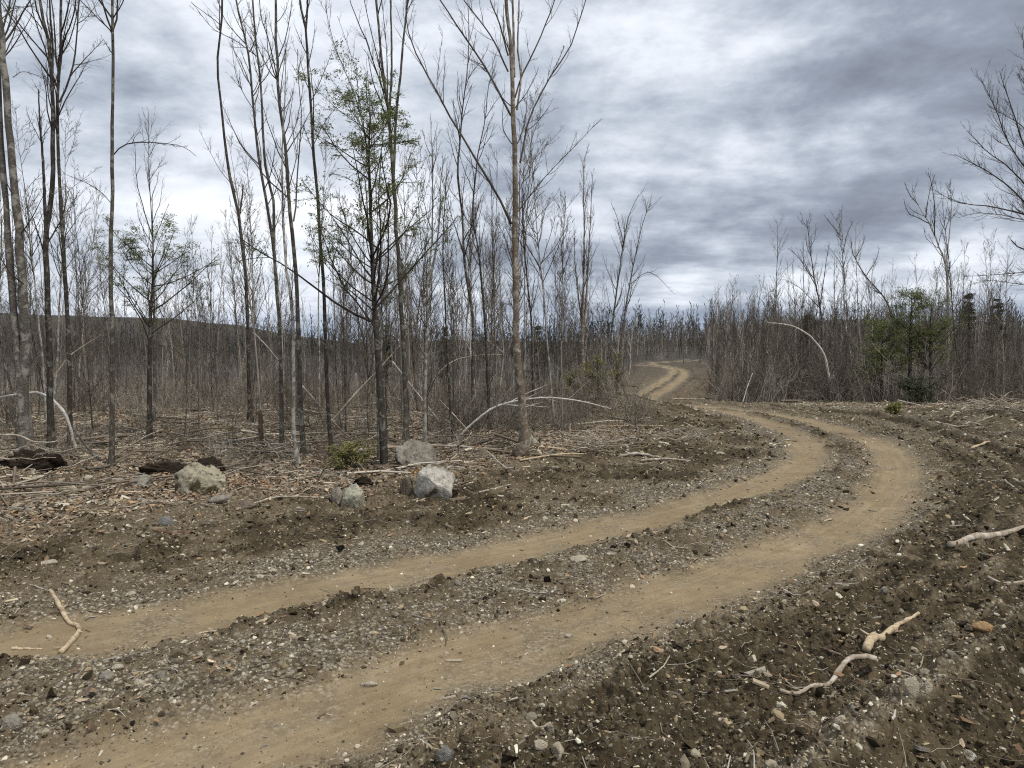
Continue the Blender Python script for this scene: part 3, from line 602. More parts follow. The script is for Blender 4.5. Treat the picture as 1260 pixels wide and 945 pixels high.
hero('birch_tree', 'biggest yellow-brown birch with many wide limbs, centre left', gd(646, 553),
     [([(646, 555), (640.6, 485), (636, 427), (634.6, 327), (633.5, 263.5), (634, 200), (631, 127), (629, 63.5), (626, 32), (622, 0), (618, -90)], 9.5, 3),
      ([(632.5, 95), (631.5, 21), (629, -80)], 3, 2), ([(636, 135), (641, 95), (637, 59), (639, 0), (641, -70)], 2.2, 1.4)],
     [([(629, 275), (615.5, 246.6), (588, 200), (554, 144), (536, 110), (516, 74), (503, 42), (499, 28), (502, -10)], 3.0, 1.2),
      ([(629, 142), (607, 101.6), (592, 74), (571, 44.5), (541.5, 0), (520, -30)], 2.6, 1.3), ([(625, 88), (607, 49), (592, 27.5), (571, 0), (555, -30)], 2, 1),
      ([(625, 68), (615.5, 32), (603, 0), (596, -40)], 2, 1), ([(633.6, 120), (643, 91), (660, 57), (675, 21), (684, -5), (690, -50)], 2.2, 1),
      ([(640, 200), (647, 163), (653.6, 140), (677, 95), (702, 57), (712, 27.5), (721, 0), (728, -30)], 2.4, 1), ([(636, 262), (664, 225), (687.5, 200), (740, 146)], 1.4, .4),
      ([(554, 144), (538, 112), (541, 70), (545, 40)], 1, .4), ([(677, 95), (695, 57)], .9, .4), ([(632, 330), (620, 290), (606, 262)], 1.2, .4), ([(640, 300), (652, 240), (660, 190)], 1, .4), ([(637, 240), (655, 200), (690, 160)], 1, .3)],
     BI, TW, k1=9, t0=.5, ang=.6, L1=.14, k2=6, k3=3, seed=22, cat='birch tree')
hero('slender_tree', 'pale slim twin-stemmed tree right of the hemlock', gd(523, 545),
     [([(523, 547), (523, 496), (525, 403), (526.6, 348), (532, 285), (532, 200), (530, 150)], 4, .9), ([(526, 350), (534, 320), (541, 270), (542, 225), (548, 190)], 2.4, .7)],
     [], LI, TW, k1=22, t0=.35, ang=.55, L1=.16, k2=5, seed=23)
hero('slender_tree', 'slim tree with a straight left lean, left of the big birch', gd(583, 528),
     [([(584, 530), (582, 470), (581.6, 391), (572, 327), (569, 263.5), (562.6, 215), (565, 190), (569, 138), (575, 85), (577, 42), (576, 10)], 4, .8)],
     [([(568, 145), (575, 100), (592, 75), (600, 60)], 1, .4)], G, TD, k1=18, t0=.4, ang=.55, L1=.14, k2=5, seed=24)
hero('slender_tree', 'slim dark kinked tree close beside the birch, on its left', gd(600, 530),
     [([(603, 532), (600, 470), (596.5, 391), (588, 306), (581.6, 263.5), (586, 210), (588, 190), (597.5, 144), (600.7, 106), (608, 85)], 3.4, .7)],
     [([(597, 146), (610, 125), (622, 112)], .9, .35)], DK, TD, k1=18, t0=.4, ang=.55, L1=.15, k2=5, seed=25)
hero('slender_tree', 'thin dark stem with a crooked foot, left of the big birch', gd(558, 541),
     [([(558, 543), (554.5, 508), (550, 422), (547, 360), (545, 300), (548, 240), (550, 200)], 3, .7)], [], DK, TD, k1=16, t0=.45, ang=.5, L1=.15, k2=4, seed=26)
hero('slender_tree', 'thin upright stem touching the right side of the big birch', gd(655, 520),
     [([(656, 522), (655, 440), (653.6, 391), (649, 348), (643, 274), (644, 220), (646, 180)], 3, .7)], [], DK, TD, k1=18, t0=.4, ang=.5, L1=.15, k2=4, seed=27)
hero('birch_tree', 'bushy narrow-crowned birch with several upright leaders, left of the bend', gd(718, 492),
     [([(720, 494), (717, 440), (717, 390), (719, 300), (718, 240), (719, 196)], 4, .6), ([(717, 420), (723, 340), (727, 260), (729, 215)], 2.6, .5), ([(716, 400), (708, 330), (706, 280)], 2, .5)],
     [], BI, TW, k1=32, t0=.3, ang=.45, L1=.15, k2=6, k3=4, seed=28, cat='birch tree', rmin=.004)
hero('slender_tree', 'slim tree leaning right beside the far bend, its crown over the road', gd(746, 474),
     [([(744, 478), (747, 455), (754.6, 390), (767, 300), (775, 262), (786, 240)], 2.8, .6)], [([(767, 300), (760, 270), (752, 250)], 1, .4)], G, TW, k1=24, t0=.35, ang=.6, L1=.2, k2=6, seed=29, rmin=.004)
hero('slender_tree', 'rightmost of the thin trees leaning over the far road bend', gd(760, 472),
     [([(758, 474), (760, 455), (771, 372), (785, 300), (795, 262), (801, 250)], 2.6, .6)], [([(775, 350), (800, 335), (830, 362)], .9, .3)], G, TW, k1=22, t0=.4, ang=.65, L1=.2, k2=6, seed=30, rmin=.004)
hero('bare_sapling', 'tall V-branched sapling rising above the leafy hemlock at left', gd(190, 520),
     [([(190, 520), (190, 400), (188, 290), (184, 230), (183, 180), (182, 145)], 2.8, .5)],
     [([(188, 292), (176, 255), (168, 220), (166, 180)], 1.3, .4), ([(188, 300), (200, 270), (208, 250)], 1, .4)], G, TW, k1=22, t0=.4, ang=.55, L1=.18, k2=5, seed=31)
# right hand side
hero('birch_tree', 'tall white-barked birch with an open crown, right of the bend', gd(1163, 494),
     [([(1163, 498), (1165, 450), (1166.6, 420), (1165, 335.5), (1154.7, 301.6), (1143, 274.5), (1129, 251), (1122, 235)], 4.2, .9), ([(1163, 330), (1168, 290), (1171, 250), (1168, 225)], 1.8, .5)],
     [([(1150, 290), (1150, 255), (1146, 225), (1142, 212)], 1.3, .5), ([(1143, 275), (1130, 268), (1118, 262), (1112, 245)], 1.1, .4), ([(1139, 268), (1143, 240), (1150, 215)], 1, .4), ([(1130, 252), (1120, 240), (1113, 225)], .9, .4)],
     M['white_bark'], TD, k1=16, t0=.5, ang=.6, L1=.16, k2=6, k3=4, seed=32, cat='birch tree', rmin=.004)
hero('birch_tree', 'bare tree with a forked dark crown, left of three above the right thicket', gd(1012, 486),
     [([(1015, 488), (1012, 430), (1011, 390), (1000.6, 335), (994, 281), (992, 270)], 2.8, .6)],
     [([(1009, 375), (1015, 335), (1020, 300)], 1.2, .4), ([(1003, 350), (985, 320), (970, 305)], 1, .4), ([(1010, 380), (985, 355), (968, 345)], 1, .4)], G, TD, k1=20, t0=.5, ang=.75, L1=.2, k2=6, k3=4, seed=33, cat='bare tree', rmin=.004)
hero('birch_tree', 'pale thin birch with a small round crown, middle of three above the right thicket', gd(1050, 478),
     [([(1052, 480), (1047, 440), (1039.6, 386), (1037, 315), (1033, 285), (1029, 268)], 2.4, .6)],
     [([(1037, 312), (1042, 290), (1050, 272)], 1, .4), ([(1034, 290), (1022, 275), (1014, 265)], .9, .4)], WB, TD, k1=16, t0=.62, ang=.6, L1=.17, k2=6, k3=4, seed=34, cat='birch tree', rmin=.004)
hero('leaning_tree', 'dark tree leaning steeply left above the green conifers', gd(1100, 482),
     [([(1101, 484), (1100, 430), (1096, 385), (1085, 362.5), (1065, 339), (1050, 313.5), (1047, 295)], 2.8, .7)],
     [([(1066, 339), (1078, 320), (1082, 305)], 1, .4), ([(1052, 318), (1062, 300), (1063, 288)], .9, .4)], DK, TD, k1=14, t0=.5, ang=.7, L1=.16, k2=5, seed=35, rmin=.004)
hero('birch_tree', 'short pale birch stem at the front of the right thicket', gd(1073, 482),
     [([(1073, 484), (1073.5, 440), (1073, 390), (1072, 350), (1076, 320)], 2.2, .5)], [], WB, TW, k1=18, t0=.5, ang=.6, L1=.16, k2=5, seed=36, cat='birch tree', rmin=.004)
hero('bare_sapling', 'thin pale stem in front of the dark hemlock brush', gd(1121, 496), [([(1121, 498), (1120, 470), (1121, 437), (1123, 400), (1122, 370)], 1.8, .5)], [], LI, TW, cat='sapling', k1=14, t0=.5, ang=.6, L1=.16, k2=4, seed=37, rmin=.004)
hero('spreading_tree', 'large bare tree whose fanned limbs reach in over the right edge', 15.5,
     [([(1318, 562), (1312, 450), (1306, 360), (1300, 290), (1296, 180), (1292, 60), (1290, -90)], 12, 4)],
     [([(1304, 330), (1262, 308), (1252, 303), (1244, 295)], 3, 1), ([(1302, 300), (1270, 268), (1226, 255.5), (1185, 250), (1155, 238)], 2.6, .5), ([(1300, 290), (1262, 250), (1226, 217), (1195, 200), (1175, 190)], 2.6, .5),
      ([(1300, 280), (1268, 235), (1240, 205), (1216, 187), (1190, 161)], 2.4, .5), ([(1299, 250), (1264, 190), (1246, 136), (1236, 108), (1230, 88)], 2.6, .5), ([(1298, 260), (1260, 205), (1238, 170), (1226, 136), (1206, 95)], 2.4, .5),
      ([(1297, 200), (1272, 130), (1262, 80), (1258, 40)], 2.6, .6), ([(1303, 335), (1262, 335), (1225, 338), (1185, 340)], 1.4, .4), ([(1304, 345), (1262, 350), (1220, 345), (1195, 350)], 1.2, .3), ([(1300, 285), (1250, 268), (1205, 262), (1180, 268)], 1.4, .4),
      ([(1298, 230), (1268, 170), (1252, 150), (1232, 140), (1215, 128)], 2, .5), ([(1298, 215), (1275, 165), (1268, 120), (1252, 90)], 2, .5)],
     G, TW, k1=6, t0=.5, ang=.9, L1=.25, k2=13, k3=4, seed=38, extra_up=.14, a2=.5)

# evergreens
def evergreen(name, label, D, trunk_pts, r0, crown_px, seed, mat, kbr=34, Lbr=1.5, per=10, size=.045, t0=.25, ang=1.0, up=.05, cat='evergreen tree', group=None, bark_=None, spread=.05, k2=7, lenpow=.55, leaves_after=.35, droop=-.03, loc=None, k3=3):
    rng = np.random.default_rng(seed)
    if trunk_pts is not None: P = px_stem(trunk_pts, D, .02, 0, rng)
    b = P[0]; z0 = gz(b[0], b[1]); P[0][2] = z0 - .05; loc = np.array([b[0], b[1], z0]); n = 20; Q = resample(P, n); R = np.linspace(r0 * D / F_PX, .008, n)
    tk, br = Tubes(), Tubes(); tk.add(Q, R, 8)
    a = sprout(Q[None], R[None], kbr, t0, 1, ang, .3, 8, rng, up=up, wig=.07, rr=.007, rmin=.004, lenpow=lenpow, absL=Lbr); br.add(*a, 4)
    c = sprout(*a, k2, leaves_after, 1, .75, .40, 5, rng, up=droop, wig=.08, rmin=.0025, flat=.7); br.add(*c, 3)
    d = sprout(*c, k3, .1, 1, .7, .5, 4, rng, up=droop, wig=.08, rmin=.002, flat=.8); br.add(*d, 3)
    V, Qd = leaf_quads(*d, per, size, rng, spread=spread); V2, Q2 = leaf_quads(*c, per, size, rng, spread=spread)
    e = empty(name, loc, label, cat, group); tk.build('trunk', bark_ or M['dark_bark'], e, loc); br.build('branches', M['twig_dark'], e, loc)
    mesh_np('foliage', np.vstack([V, V2]), [np.vstack([Qd, Q2 + len(V)])], mat, e, loc=loc); return e
evergreen('hemlock_tree', 'half-bare green hemlock with a dark trunk and flat sprays, left of centre', gd(473, 575),
          [(473, 577), (470.5, 520), (466, 450), (461, 380), (458, 316), (456, 263), (453.7, 200), (455, 165), (456, 138)], 5.2, None, 41, M['hemlock_green'], kbr=48, Lbr=2.8, per=12, size=.025, t0=.36, ang=1.0, up=.07, lenpow=.62, spread=.05, k2=7, leaves_after=.4)
evergreen('hemlock_tree', 'small spreading hemlock sapling behind the straight slim tree at left', gd(184, 543),
          [(184, 545), (184, 440), (185, 395), (186, 370), (188, 340), (187, 308)], 4, None, 42, M['hemlock_green'], kbr=26, Lbr=2.2, per=16, size=.024, t0=.50, ang=1.0, up=.08, lenpow=.5, spread=.06, k2=6, leaves_after=.4)
evergreen('pine_tree', 'green bushy conifer in the right thicket, beside the white birch', 27.8,
          [(1146, 492), (1145, 420), (1146, 372)], 3, None, 43, M['hemlock_green'], kbr=50, Lbr=2.0, per=6, size=.036, t0=.3, ang=1.0, lenpow=.6, spread=.1, k2=6)
evergreen('pine_tree', 'green conifer with a ragged top under the leaning dark tree', 28,
          [(1120, 492), (1120, 420), (1122, 366)], 3, None, 44, M['hemlock_green'], kbr=50, Lbr=1.7, per=6, size=.036, t0=.35, ang=1.0, lenpow=.6, spread=.1, k2=6)
evergreen('spruce_tree', 'dark narrow spruce rising behind the right thicket near the right edge', 44, [(1192, 470), (1192, 400), (1193, 362)], 3, None, 45, M['dark_green'], kbr=40, Lbr=.85, per=5, size=.09, t0=.2, ang=1.3, up=0, lenpow=.85, spread=.1, k2=6, leaves_after=.1)
evergreen('spruce_tree', 'broad dark spruce behind the thicket, rightmost of the conifers', 46, [(1228, 470), (1228, 400), (1228, 368)], 3, None, 46, M['dark_green'], kbr=40, Lbr=1.1, per=5, size=.09, t0=.2, ang=1.3, up=0, lenpow=.8, spread=.1, k2=6, leaves_after=.1)
evergreen('spruce_tree', 'tiny dark spruce spire behind the arched white birch', 48, [(993, 470), (993, 420), (994, 388)], 2, None, 47, M['dark_green'], kbr=46, Lbr=.75, per=4, size=.09, t0=.1, ang=1.3, up=0, lenpow=.9, spread=.1, k2=5, leaves_after=.1)
evergreen('pine_tree', 'small airy green pine low in the thicket just left of the two green conifers', 28.2, [(1085, 490), (1085, 440), (1086, 402)], 2, None, 48, M['hemlock_green'], kbr=40, Lbr=1.6, per=5, size=.05, t0=.2, ang=1.0, lenpow=.6, spread=.1, k2=6)
for i, (px_, top, lab) in enumerate(((476, 400, 'distant dark spruce on the skyline right of the hemlock trunk'), (547, 404, 'distant dark spruce on the skyline between thin stems left of the big birch'), (662, 402, 'distant dark spruce on the skyline just right of the big birch'))):
    evergreen('spruce_tree', lab, 75, [(px_, 452), (px_, 425), (px_, top)], 2, None, 50 + i, M['dark_green'], kbr=50, Lbr=1.1, per=4, size=.13, t0=.1, ang=1.35, up=0, lenpow=.9, spread=.15, k2=5, leaves_after=.1)
low = [(430, 578, 552, 'low yellow-green fir shoot beside the round pale boulder', 'yellow_green', .55), (1092, 492, 468, 'low dark hemlock bush sprawling at the front of the right thicket', 'dark_green', 1.3),
       (1128, 500, 474, 'dark hemlock bush at the foot of the green conifers', 'dark_green', 1.2), (1045, 482, 458, 'olive green bush below the pale thin birch', 'hemlock_green', 1.0),
       (1066, 480, 452, 'olive green bush left of the dark hemlock brush', 'hemlock_green', 1.0), (1235, 492, 462, 'green fir bush on the bank near the right edge', 'hemlock_green', .9),
       (735, 492, 440, 'yellow-green fir shoots beside the slash bank', 'yellow_green', .8), (758, 478, 436, 'yellow-green fir bush nearest the far road bend', 'yellow_green', .9), (706, 500, 462, 'small yellow-green bush behind the slash bank', 'yellow_green', .6),
       (1100, 512, 500, 'tiny bright green fir sprig on the slash by the right bend', 'yellow_green', .4)]
for i, (px_, py_, top, lab, mt, lb) in enumerate(low):
    D = gd(px_, py_)
    evergreen('fir_bush', lab, D, [(px_, py_), (px_ + 1, (py_ + top) / 2), (px_, top)], 1.5, None, 60 + i, M[mt], kbr=22 if mt == 'yellow_green' else 34, Lbr=lb * 1.15, per=3 if mt == 'yellow_green' else 5, size=.03 + D * .0006, t0=.05, ang=1.15, up=.03, cat='evergreen bush', spread=.06, lenpow=.6, leaves_after=.1, k2=5)

# ------------------------------------------------------------------ saplings of the thicket: a few built, then copied
def make_proto(kind, seed, H):
    rng = np.random.default_rng(seed); n = 9
    P = np.zeros((n, 3)); P[:, 2] = np.linspace(-.05, H, n); dr_ = rng.normal(size=2) * .05 * H; t = np.linspace(0, 1, n)
    P[:, 0] = dr_[0] * t ** 1.5 + np.cumsum(rng.normal(size=n)) * .02 * H / 8 * (t > 0); P[:, 1] = dr_[1] * t ** 1.5 + np.cumsum(rng.normal(size=n)) * .02 * H / 8 * (t > 0)
    r0 = {'grey': .027, 'birch': .03, 'thin': .018, 'whip': .012, 'bushy': .022}[kind] * (H / 7) ** .8
    kw = {'grey': dict(k1=26, t0=.35, ang=.60, L1=.20, k2=5, k3=3), 'birch': dict(k1=24, t0=.5, ang=.55, L1=.20, k2=5, k3=4), 'thin': dict(k1=20, t0=.25, ang=.5, L1=.18, k2=4, k3=2),
          'whip': dict(k1=12, t0=.15, ang=.5, L1=.25, k2=3, k3=1), 'bushy': dict(k1=34, t0=.15, ang=.7, L1=.26, k2=5, k3=3)}[kind]
    st = [(P, r0, .004)]
    if kind in ('grey', 'bushy') and rng.random() < .5:
        j = 3; Q = P[j:].copy(); Q[1:, 0] += np.linspace(.15, .08 * H, len(Q) - 1) * rng.choice([-1, 1]); Q[:, 2] *= .96; st.append((Q, r0 * .6, .005))
    tk, br = tree_arrays(st, rng, up=.10, rmin=.0045, **kw); return tk, br
BARKS = {'grey': M['far_bark'], 'birch': M['lichen_bark'], 'thin': M['grey_bark'], 'whip': M['far_bark'], 'bushy': M['grey_bark']}
PROTO = []
ptab = [('grey', 6.2), ('grey', 7.4), ('thin', 5.4), ('thin', 6.4), ('birch', 6.8), ('birch', 7.8), ('bushy', 4.6), ('bushy', 5.6), ('whip', 3.6), ('whip', 4.4), ('thin', 7.2), ('grey', 5.2)]
WORD = {'grey': 'grey bare', 'birch': 'pale bare', 'thin': 'thin bare', 'whip': 'whip-thin bare', 'bushy': 'bushy bare'}
for i, (kd, H) in enumerate(ptab):
    tk, br = make_proto(kd, 300 + i, H); V, Q = tk.arrays(); V2, Q2 = br.arrays()
    PROTO.append(dict(kind=kd, H=H, tk=(V, Q), br=(V2, Q2), obj=None))
def zone_word(px_, D):
    if px_ < 620:
        col = 'at the left edge' if px_ < 100 else 'around the small hemlock sapling' if px_ < 250 else 'around the trunk cluster left of centre' if px_ < 420 else 'behind the green hemlock' if px_ < 520 else 'left of the big birch'
        row = 'front row' if D < 21 else 'middle rows' if D < 32 else 'back rows'
    elif px_ < 820:
        col = 'right of the big birch' if px_ < 700 else 'by the far road bend'; row = 'front row' if D < 26 else 'middle rows' if D < 36 else 'back rows'
    else:
        col = 'across the bend' if px_ < 980 else 'below the forked bare trees' if px_ < 1100 else 'around the tall white birch' if px_ < 1190 else 'at the right edge'
        row = 'front row' if D < 31 else 'middle rows' if D < 40 else 'back rows'
    return col, row
def place_sapling(x, y, i, s, yaw, tilt=0.0):
    p = PROTO[i]; px_ = CX + x / y * F_PX; col, row = zone_word(px_, y)
    kindw = WORD[p['kind']]; loc = (x, y, gz(x, y))
    lab = f"{kindw} sapling in the {row} {col}"
    e = empty('bare_sapling', loc, lab, 'sapling', f"{kindw} saplings, {row} {col}")
    if p['obj'] is None:
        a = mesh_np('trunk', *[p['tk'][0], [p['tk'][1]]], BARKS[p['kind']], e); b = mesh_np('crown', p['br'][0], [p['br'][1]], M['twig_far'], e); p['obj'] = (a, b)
    else:
        for src in p['obj']:
            c = src.copy(); COL.objects.link(c); c.parent = e
    e.rotation_euler = (tilt * math.cos(yaw * 3), tilt * math.sin(yaw * 3), yaw); e.scale = (s, s, s); return e
pr = np.random.default_rng(77); placed = []; count = 0
def clear(x, y, m_):
    d = surface(np.array([x]), np.array([y]))[2][0]; return d > m_
specs = [('L', 140), ('B', 34), ('R', 100)]
for zn, want in specs:
    got = 0; tries = 0
    while got < want and tries < 8000:
        tries += 1
        if zn == 'L': px_ = pr.uniform(-10, 700); D = 16.5 + 25 * pr.random() ** 1.25
        elif zn == 'B': px_ = pr.uniform(690, 800); D = pr.uniform(27, 60)
        else: px_ = pr.uniform(868, 1275); D = pr.uniform(27.5, 46)
        x = (px_ - CX) / F_PX * D; y = D
        if any((x - a) ** 2 + (y - b) ** 2 < .25 for a, b in placed) or not clear(x, y, 2.6 if zn != 'B' else 3.2): continue
        if zn == 'R':
            i = pr.choice([6, 7, 6, 7, 8, 9, 11, 2, 0, 3, 4]); s = pr.uniform(.6, 1.1) if px_ < 1000 else pr.uniform(.65, 1.2)
            if px_ < 900: s *= .95
        elif zn == 'B': i = pr.choice([0, 2, 3, 4, 6, 8]); s = pr.uniform(.8, 1.3)
        else: i = pr.choice([0, 1, 2, 3, 4, 5, 6, 7, 8, 9, 10, 11, 2, 3, 8, 9]); s = pr.uniform(.75, 1.25) * (1.08 if 430 < px_ < 700 or px_ < 120 else .92)
        placed.append((x, y)); place_sapling(x, y, int(i), s, pr.uniform(0, 6.28), pr.normal() * .04); got += 1

# ------------------------------------------------------------------ brush and far woods as masses
WOODC = [(.17, .15, .125), (.26, .235, .20), (.10, .088, .072), (.44, .41, .36), (.13, .113, .092), (.21, .18, .145)]
M['wood_tint'] = tinted('bare_brushwood', .9, 3, .45)
def merge_copies(name, protos, x, y, s, mat, label, tintcols=None, tilt=.06):
    z = surface(x, y)[0]; n = len(x)
    V, Fs, C = batch(protos, np.stack([x, y, z - .03], 1), s, rotmats(n, tilt), pick(tintcols or WOODC, n, .28)); return tag(mesh_np(name, V, Fs, M['wood_tint'], tint=C), label, kind='stuff')
def brush_proto(seed, ns=9, H=2.2, k=7, rm=.0036):
    rng = np.random.default_rng(seed); tb = Tubes(); n = 6; P = np.zeros((ns, n, 3)); P[:, 0, :2] = rng.normal(size=(ns, 2)) * .35
    d = norm(np.concatenate([rng.normal(size=(ns, 2)) * .38, np.ones((ns, 1))], 1)); L = H * rng.uniform(.45, 1.1, ns)
    for q in range(1, n): d = norm(d + rng.normal(size=d.shape) * .2); P[:, q] = P[:, q - 1] + d * (L / (n - 1))[:, None]
    R = np.linspace(.008, rm, n)[None].repeat(ns, 0); tb.add(P, R, 3); a = sprout(P, R, k, .25, 1, .85, .34, 4, rng, up=.08, wig=.2, rmin=rm); tb.add(*a, 3)
    b = sprout(*a, 2, .2, 1, .6, .4, 3, rng, up=.05, rmin=rm * .9); tb.add(*b, 3); return tb.arrays()
BP = [brush_proto(900 + i, 9, 1.5 + .25 * i) for i in range(6)]
def zone_pts(n, pxa, pxb, Da, Db, margin, pw=1.0):
    px_ = RNG.uniform(pxa, pxb, n); D = Da + (Db - Da) * RNG.random(n) ** pw; x = (px_ - CX) / F_PX * D; y = D
    z, w, d, s = surface(x, y); k = d > margin; return x[k], y[k]
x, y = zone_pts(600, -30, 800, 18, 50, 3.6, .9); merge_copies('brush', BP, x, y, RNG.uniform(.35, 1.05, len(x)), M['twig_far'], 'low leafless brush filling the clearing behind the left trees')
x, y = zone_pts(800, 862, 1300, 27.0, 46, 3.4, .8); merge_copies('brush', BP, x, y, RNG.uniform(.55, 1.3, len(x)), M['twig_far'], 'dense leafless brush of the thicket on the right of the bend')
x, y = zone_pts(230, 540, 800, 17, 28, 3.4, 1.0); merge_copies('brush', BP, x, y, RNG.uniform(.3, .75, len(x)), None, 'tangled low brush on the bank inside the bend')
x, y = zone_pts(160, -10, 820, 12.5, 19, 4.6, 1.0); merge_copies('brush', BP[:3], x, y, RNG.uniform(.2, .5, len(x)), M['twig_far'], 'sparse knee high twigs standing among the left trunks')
def far_proto(seed, H=6.5, k=16, k2=3, rm=.012, conifer=False):
    rng = np.random.default_rng(seed); tb = Tubes(); n = 5; P = np.zeros((1, n, 3)); P[0, :, 2] = np.linspace(0, H, n); P[0, 1:, :2] += rng.normal(size=(n - 1, 2)) * .12
    R = np.linspace(.06, .014, n)[None]; tb.add(P, R, 3)
    a = sprout(P, R, k, .25, 1, .6, .22, 4, rng, up=.12, rmin=rm); tb.add(*a, 3); b = sprout(*a, k2, .2, 1, .55, .5, 3, rng, up=.08, rmin=rm * .85); tb.add(*b, 3); return tb.arrays()
FP = [far_proto(950 + i, 5 + .6 * i) for i in range(6)]
def mid_proto(seed, H):
    rng = np.random.default_rng(seed); tb = Tubes(); n = 7; P = np.zeros((1, n, 3)); P[0, :, 2] = np.linspace(0, H, n); P[0, 1:, :2] += np.cumsum(rng.normal(size=(n - 1, 2)) * .07, 0)
    R = np.linspace(.030, .006, n)[None]; tb.add(P, R, 4); a = sprout(P, R, 24, .22, 1, .6, .22, 5, rng, up=.10, rr=.006, rmin=.005); tb.add(*a, 3)
    b = sprout(*a, 6, .2, 1, .6, .45, 4, rng, up=.07, rr=.004, rmin=.004); tb.add(*b, 3); return tb.arrays()
MP = [mid_proto(930 + i, 4.6 + .5 * i) for i in range(7)]
def wood(n, pxa, pxb, Da, Db, margin, pw, s0, s1, label, protos=FP):
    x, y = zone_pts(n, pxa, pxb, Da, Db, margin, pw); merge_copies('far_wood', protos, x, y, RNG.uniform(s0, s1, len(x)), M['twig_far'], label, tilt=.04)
for (cnt, a_, b_, Da, Db, mg, s0, s1, lab) in ((90, -30, 440, 23, 48, 4, .6, 1.15, 'crowded bare young trees behind the left trunks'), (130, 440, 805, 24, 52, 4.5, .6, 1.3, 'crowded bare young trees behind the big birch'), (180, 866, 1300, 30, 55, 3.2, .45, 1.2, 'crowded bare young trees deep in the right thicket')):
    x, y = zone_pts(cnt, a_, b_, Da, Db, mg); merge_copies('young_wood', MP, x, y, RNG.uniform(s0, s1, len(x)), None, lab)
wood(900, -40, 700, 42, 150, 5, .8, .22, .55, 'brown leafless young wood filling the clearing beyond the left trees')
x, y = zone_pts(420, 740, 1000, 40, 110, 2.2, .8); pp = CX + x / y * F_PX; k = ~((pp > 780) & (pp < 872) & (y < 62)); x = x[k]; y = y[k]; merge_copies('brush', BP, x, y, RNG.uniform(.25, .8, len(x)), None, 'low brush beside the far bend of the road')
wood(1000, 700, 1000, 62, 190, 2.6, .8, .5, 1.05, 'leafless wood behind the far road bend')
wood(900, 870, 1330, 44, 130, 6, .7, .55, 1.0, 'leafless wood behind the right thicket')
FQ = [far_proto(980 + i, 8, 9, 2, .07) for i in range(4)]
n = 9000; px_ = RNG.uniform(-80, 1340, n); D = 170 * (1500 / 170) ** RNG.random(n); x = (px_ - CX) / F_PX * D; merge_copies('hill_wood', FQ, x, D, RNG.uniform(.5, 1.6, n), M['twig_far'], 'distant wooded plain and low hills on the horizon', [(.085, .082, .08), (.13, .125, .12), (.06, .06, .062), (.045, .055, .045)], tilt=.02)

# ------------------------------------------------------------------ sticks, poles and logs one can point to
def stick(name, label, pts, r0, r1, mat, cat='branch', lift=None, D=None, stubs=(), k=0, seed=5, sides=10, group=None, dslope=0.0):
    """points on the ground (D None) or at depth D"""
    rng = np.random.default_rng(seed + int(abs(pts[0][0]) * 7)); W = []
    for q, (a, b) in enumerate(pts):
        if D is None:
            g = ground(a, b); W.append([g[0], g[1], gz(g[0], g[1])])
        else: W.append(at(a, b, D + dslope * q / (len(pts) - 1)))
    W = np.array(W); Dm = W[:, 1].mean(); r0, r1 = (r0 * .68, r1 * .6) if D is not None else (r0 * .85, r1 * .85); rr0, rr1 = r0 * Dm / F_PX, r1 * Dm / F_PX
    if D is None: W[:, 2] += np.linspace(rr0, rr1, len(W)) * .75 + (lift or 0)
    n = 18; Q = resample(W, n); Q += rng.normal(size=Q.shape) * rr0 * .13
    if D is None:
        need = np.clip(surface(Q[:, 0], Q[:, 1])[0] + rr1 * .2 - Q[:, 2], 0, .2); need = np.convolve(np.pad(need, 4, mode='edge'), np.ones(9) / 9, 'valid') * 1.3; Q[:, 2] += need
    R = np.linspace(rr0, rr1, n) * (1 + .13 * rng.normal(size=n)); tb = Tubes(); 
    Q2 = np.vstack([Q[0] + (Q[0] - Q[1]) * .02, Q, Q[-1] + (Q[-1] - Q[-2]) * .02]); R2 = np.concatenate([[R[0] * .05], R, [R[-1] * .05]])
    tb.add(Q2, R2, sides); loc = Q[0].copy(); kids = []
    if k:
        a = sprout(Q[None], R[None], k, .3, 1, .6, .25, 5, rng, up=.05, rmin=.0025); kids.append((a, 4))
    for (p, q_, s) in stubs:
        A = Q[int(p * (n - 1))]; Bq = A + np.array(q_) ; PP = resample(np.array([A, (A + Bq) / 2 + rng.normal(size=3) * .01, Bq]), 6); kids.append(((PP[None], np.linspace(s, s * .4, 6)[None]), 6))
    e = tb.build(name, mat, None, loc); e.location = tuple(loc); tag(e, label, cat, group)
    if kids:
        for (a, sd) in kids:
            t2 = Tubes(); t2.add(*a, sd); t2.build('twigs' if len(a[0]) > 1 else 'side_twig', mat, e, loc)
    return e
DW, PW = M['dead_wood'], M['peeled_wood']
stick('broken_branch', 'crooked pale barkless branch lying across the left wheel track', [(62, 727), (75, 752), (84, 765), (98, 770), (92, 783), (75, 803)], 3.0, 3.4, PW, stubs=((.45, (.02, .05, .02), .012), (.8, (.04, .0, .02), .012), (.98, (-.10, -.0, .0), .01)))
stick('thin_stick', 'thin dry twig left of the crooked pale branch', [(22, 724), (42, 723), (61, 727)], 1, .8, DW)
stick('thin_stick', 'flat pale splinter at the left end of the left wheel track', [(15, 796), (30, 795), (52, 797)], 2.2, 1.2, PW)
stick('fallen_branch', 'thick grey branch lying on the soil at the right edge', [(1168, 681), (1180, 676), (1195, 671), (1225, 665), (1262, 661), (1300, 655)], 4.2, 5.6, DW, lift=.01)
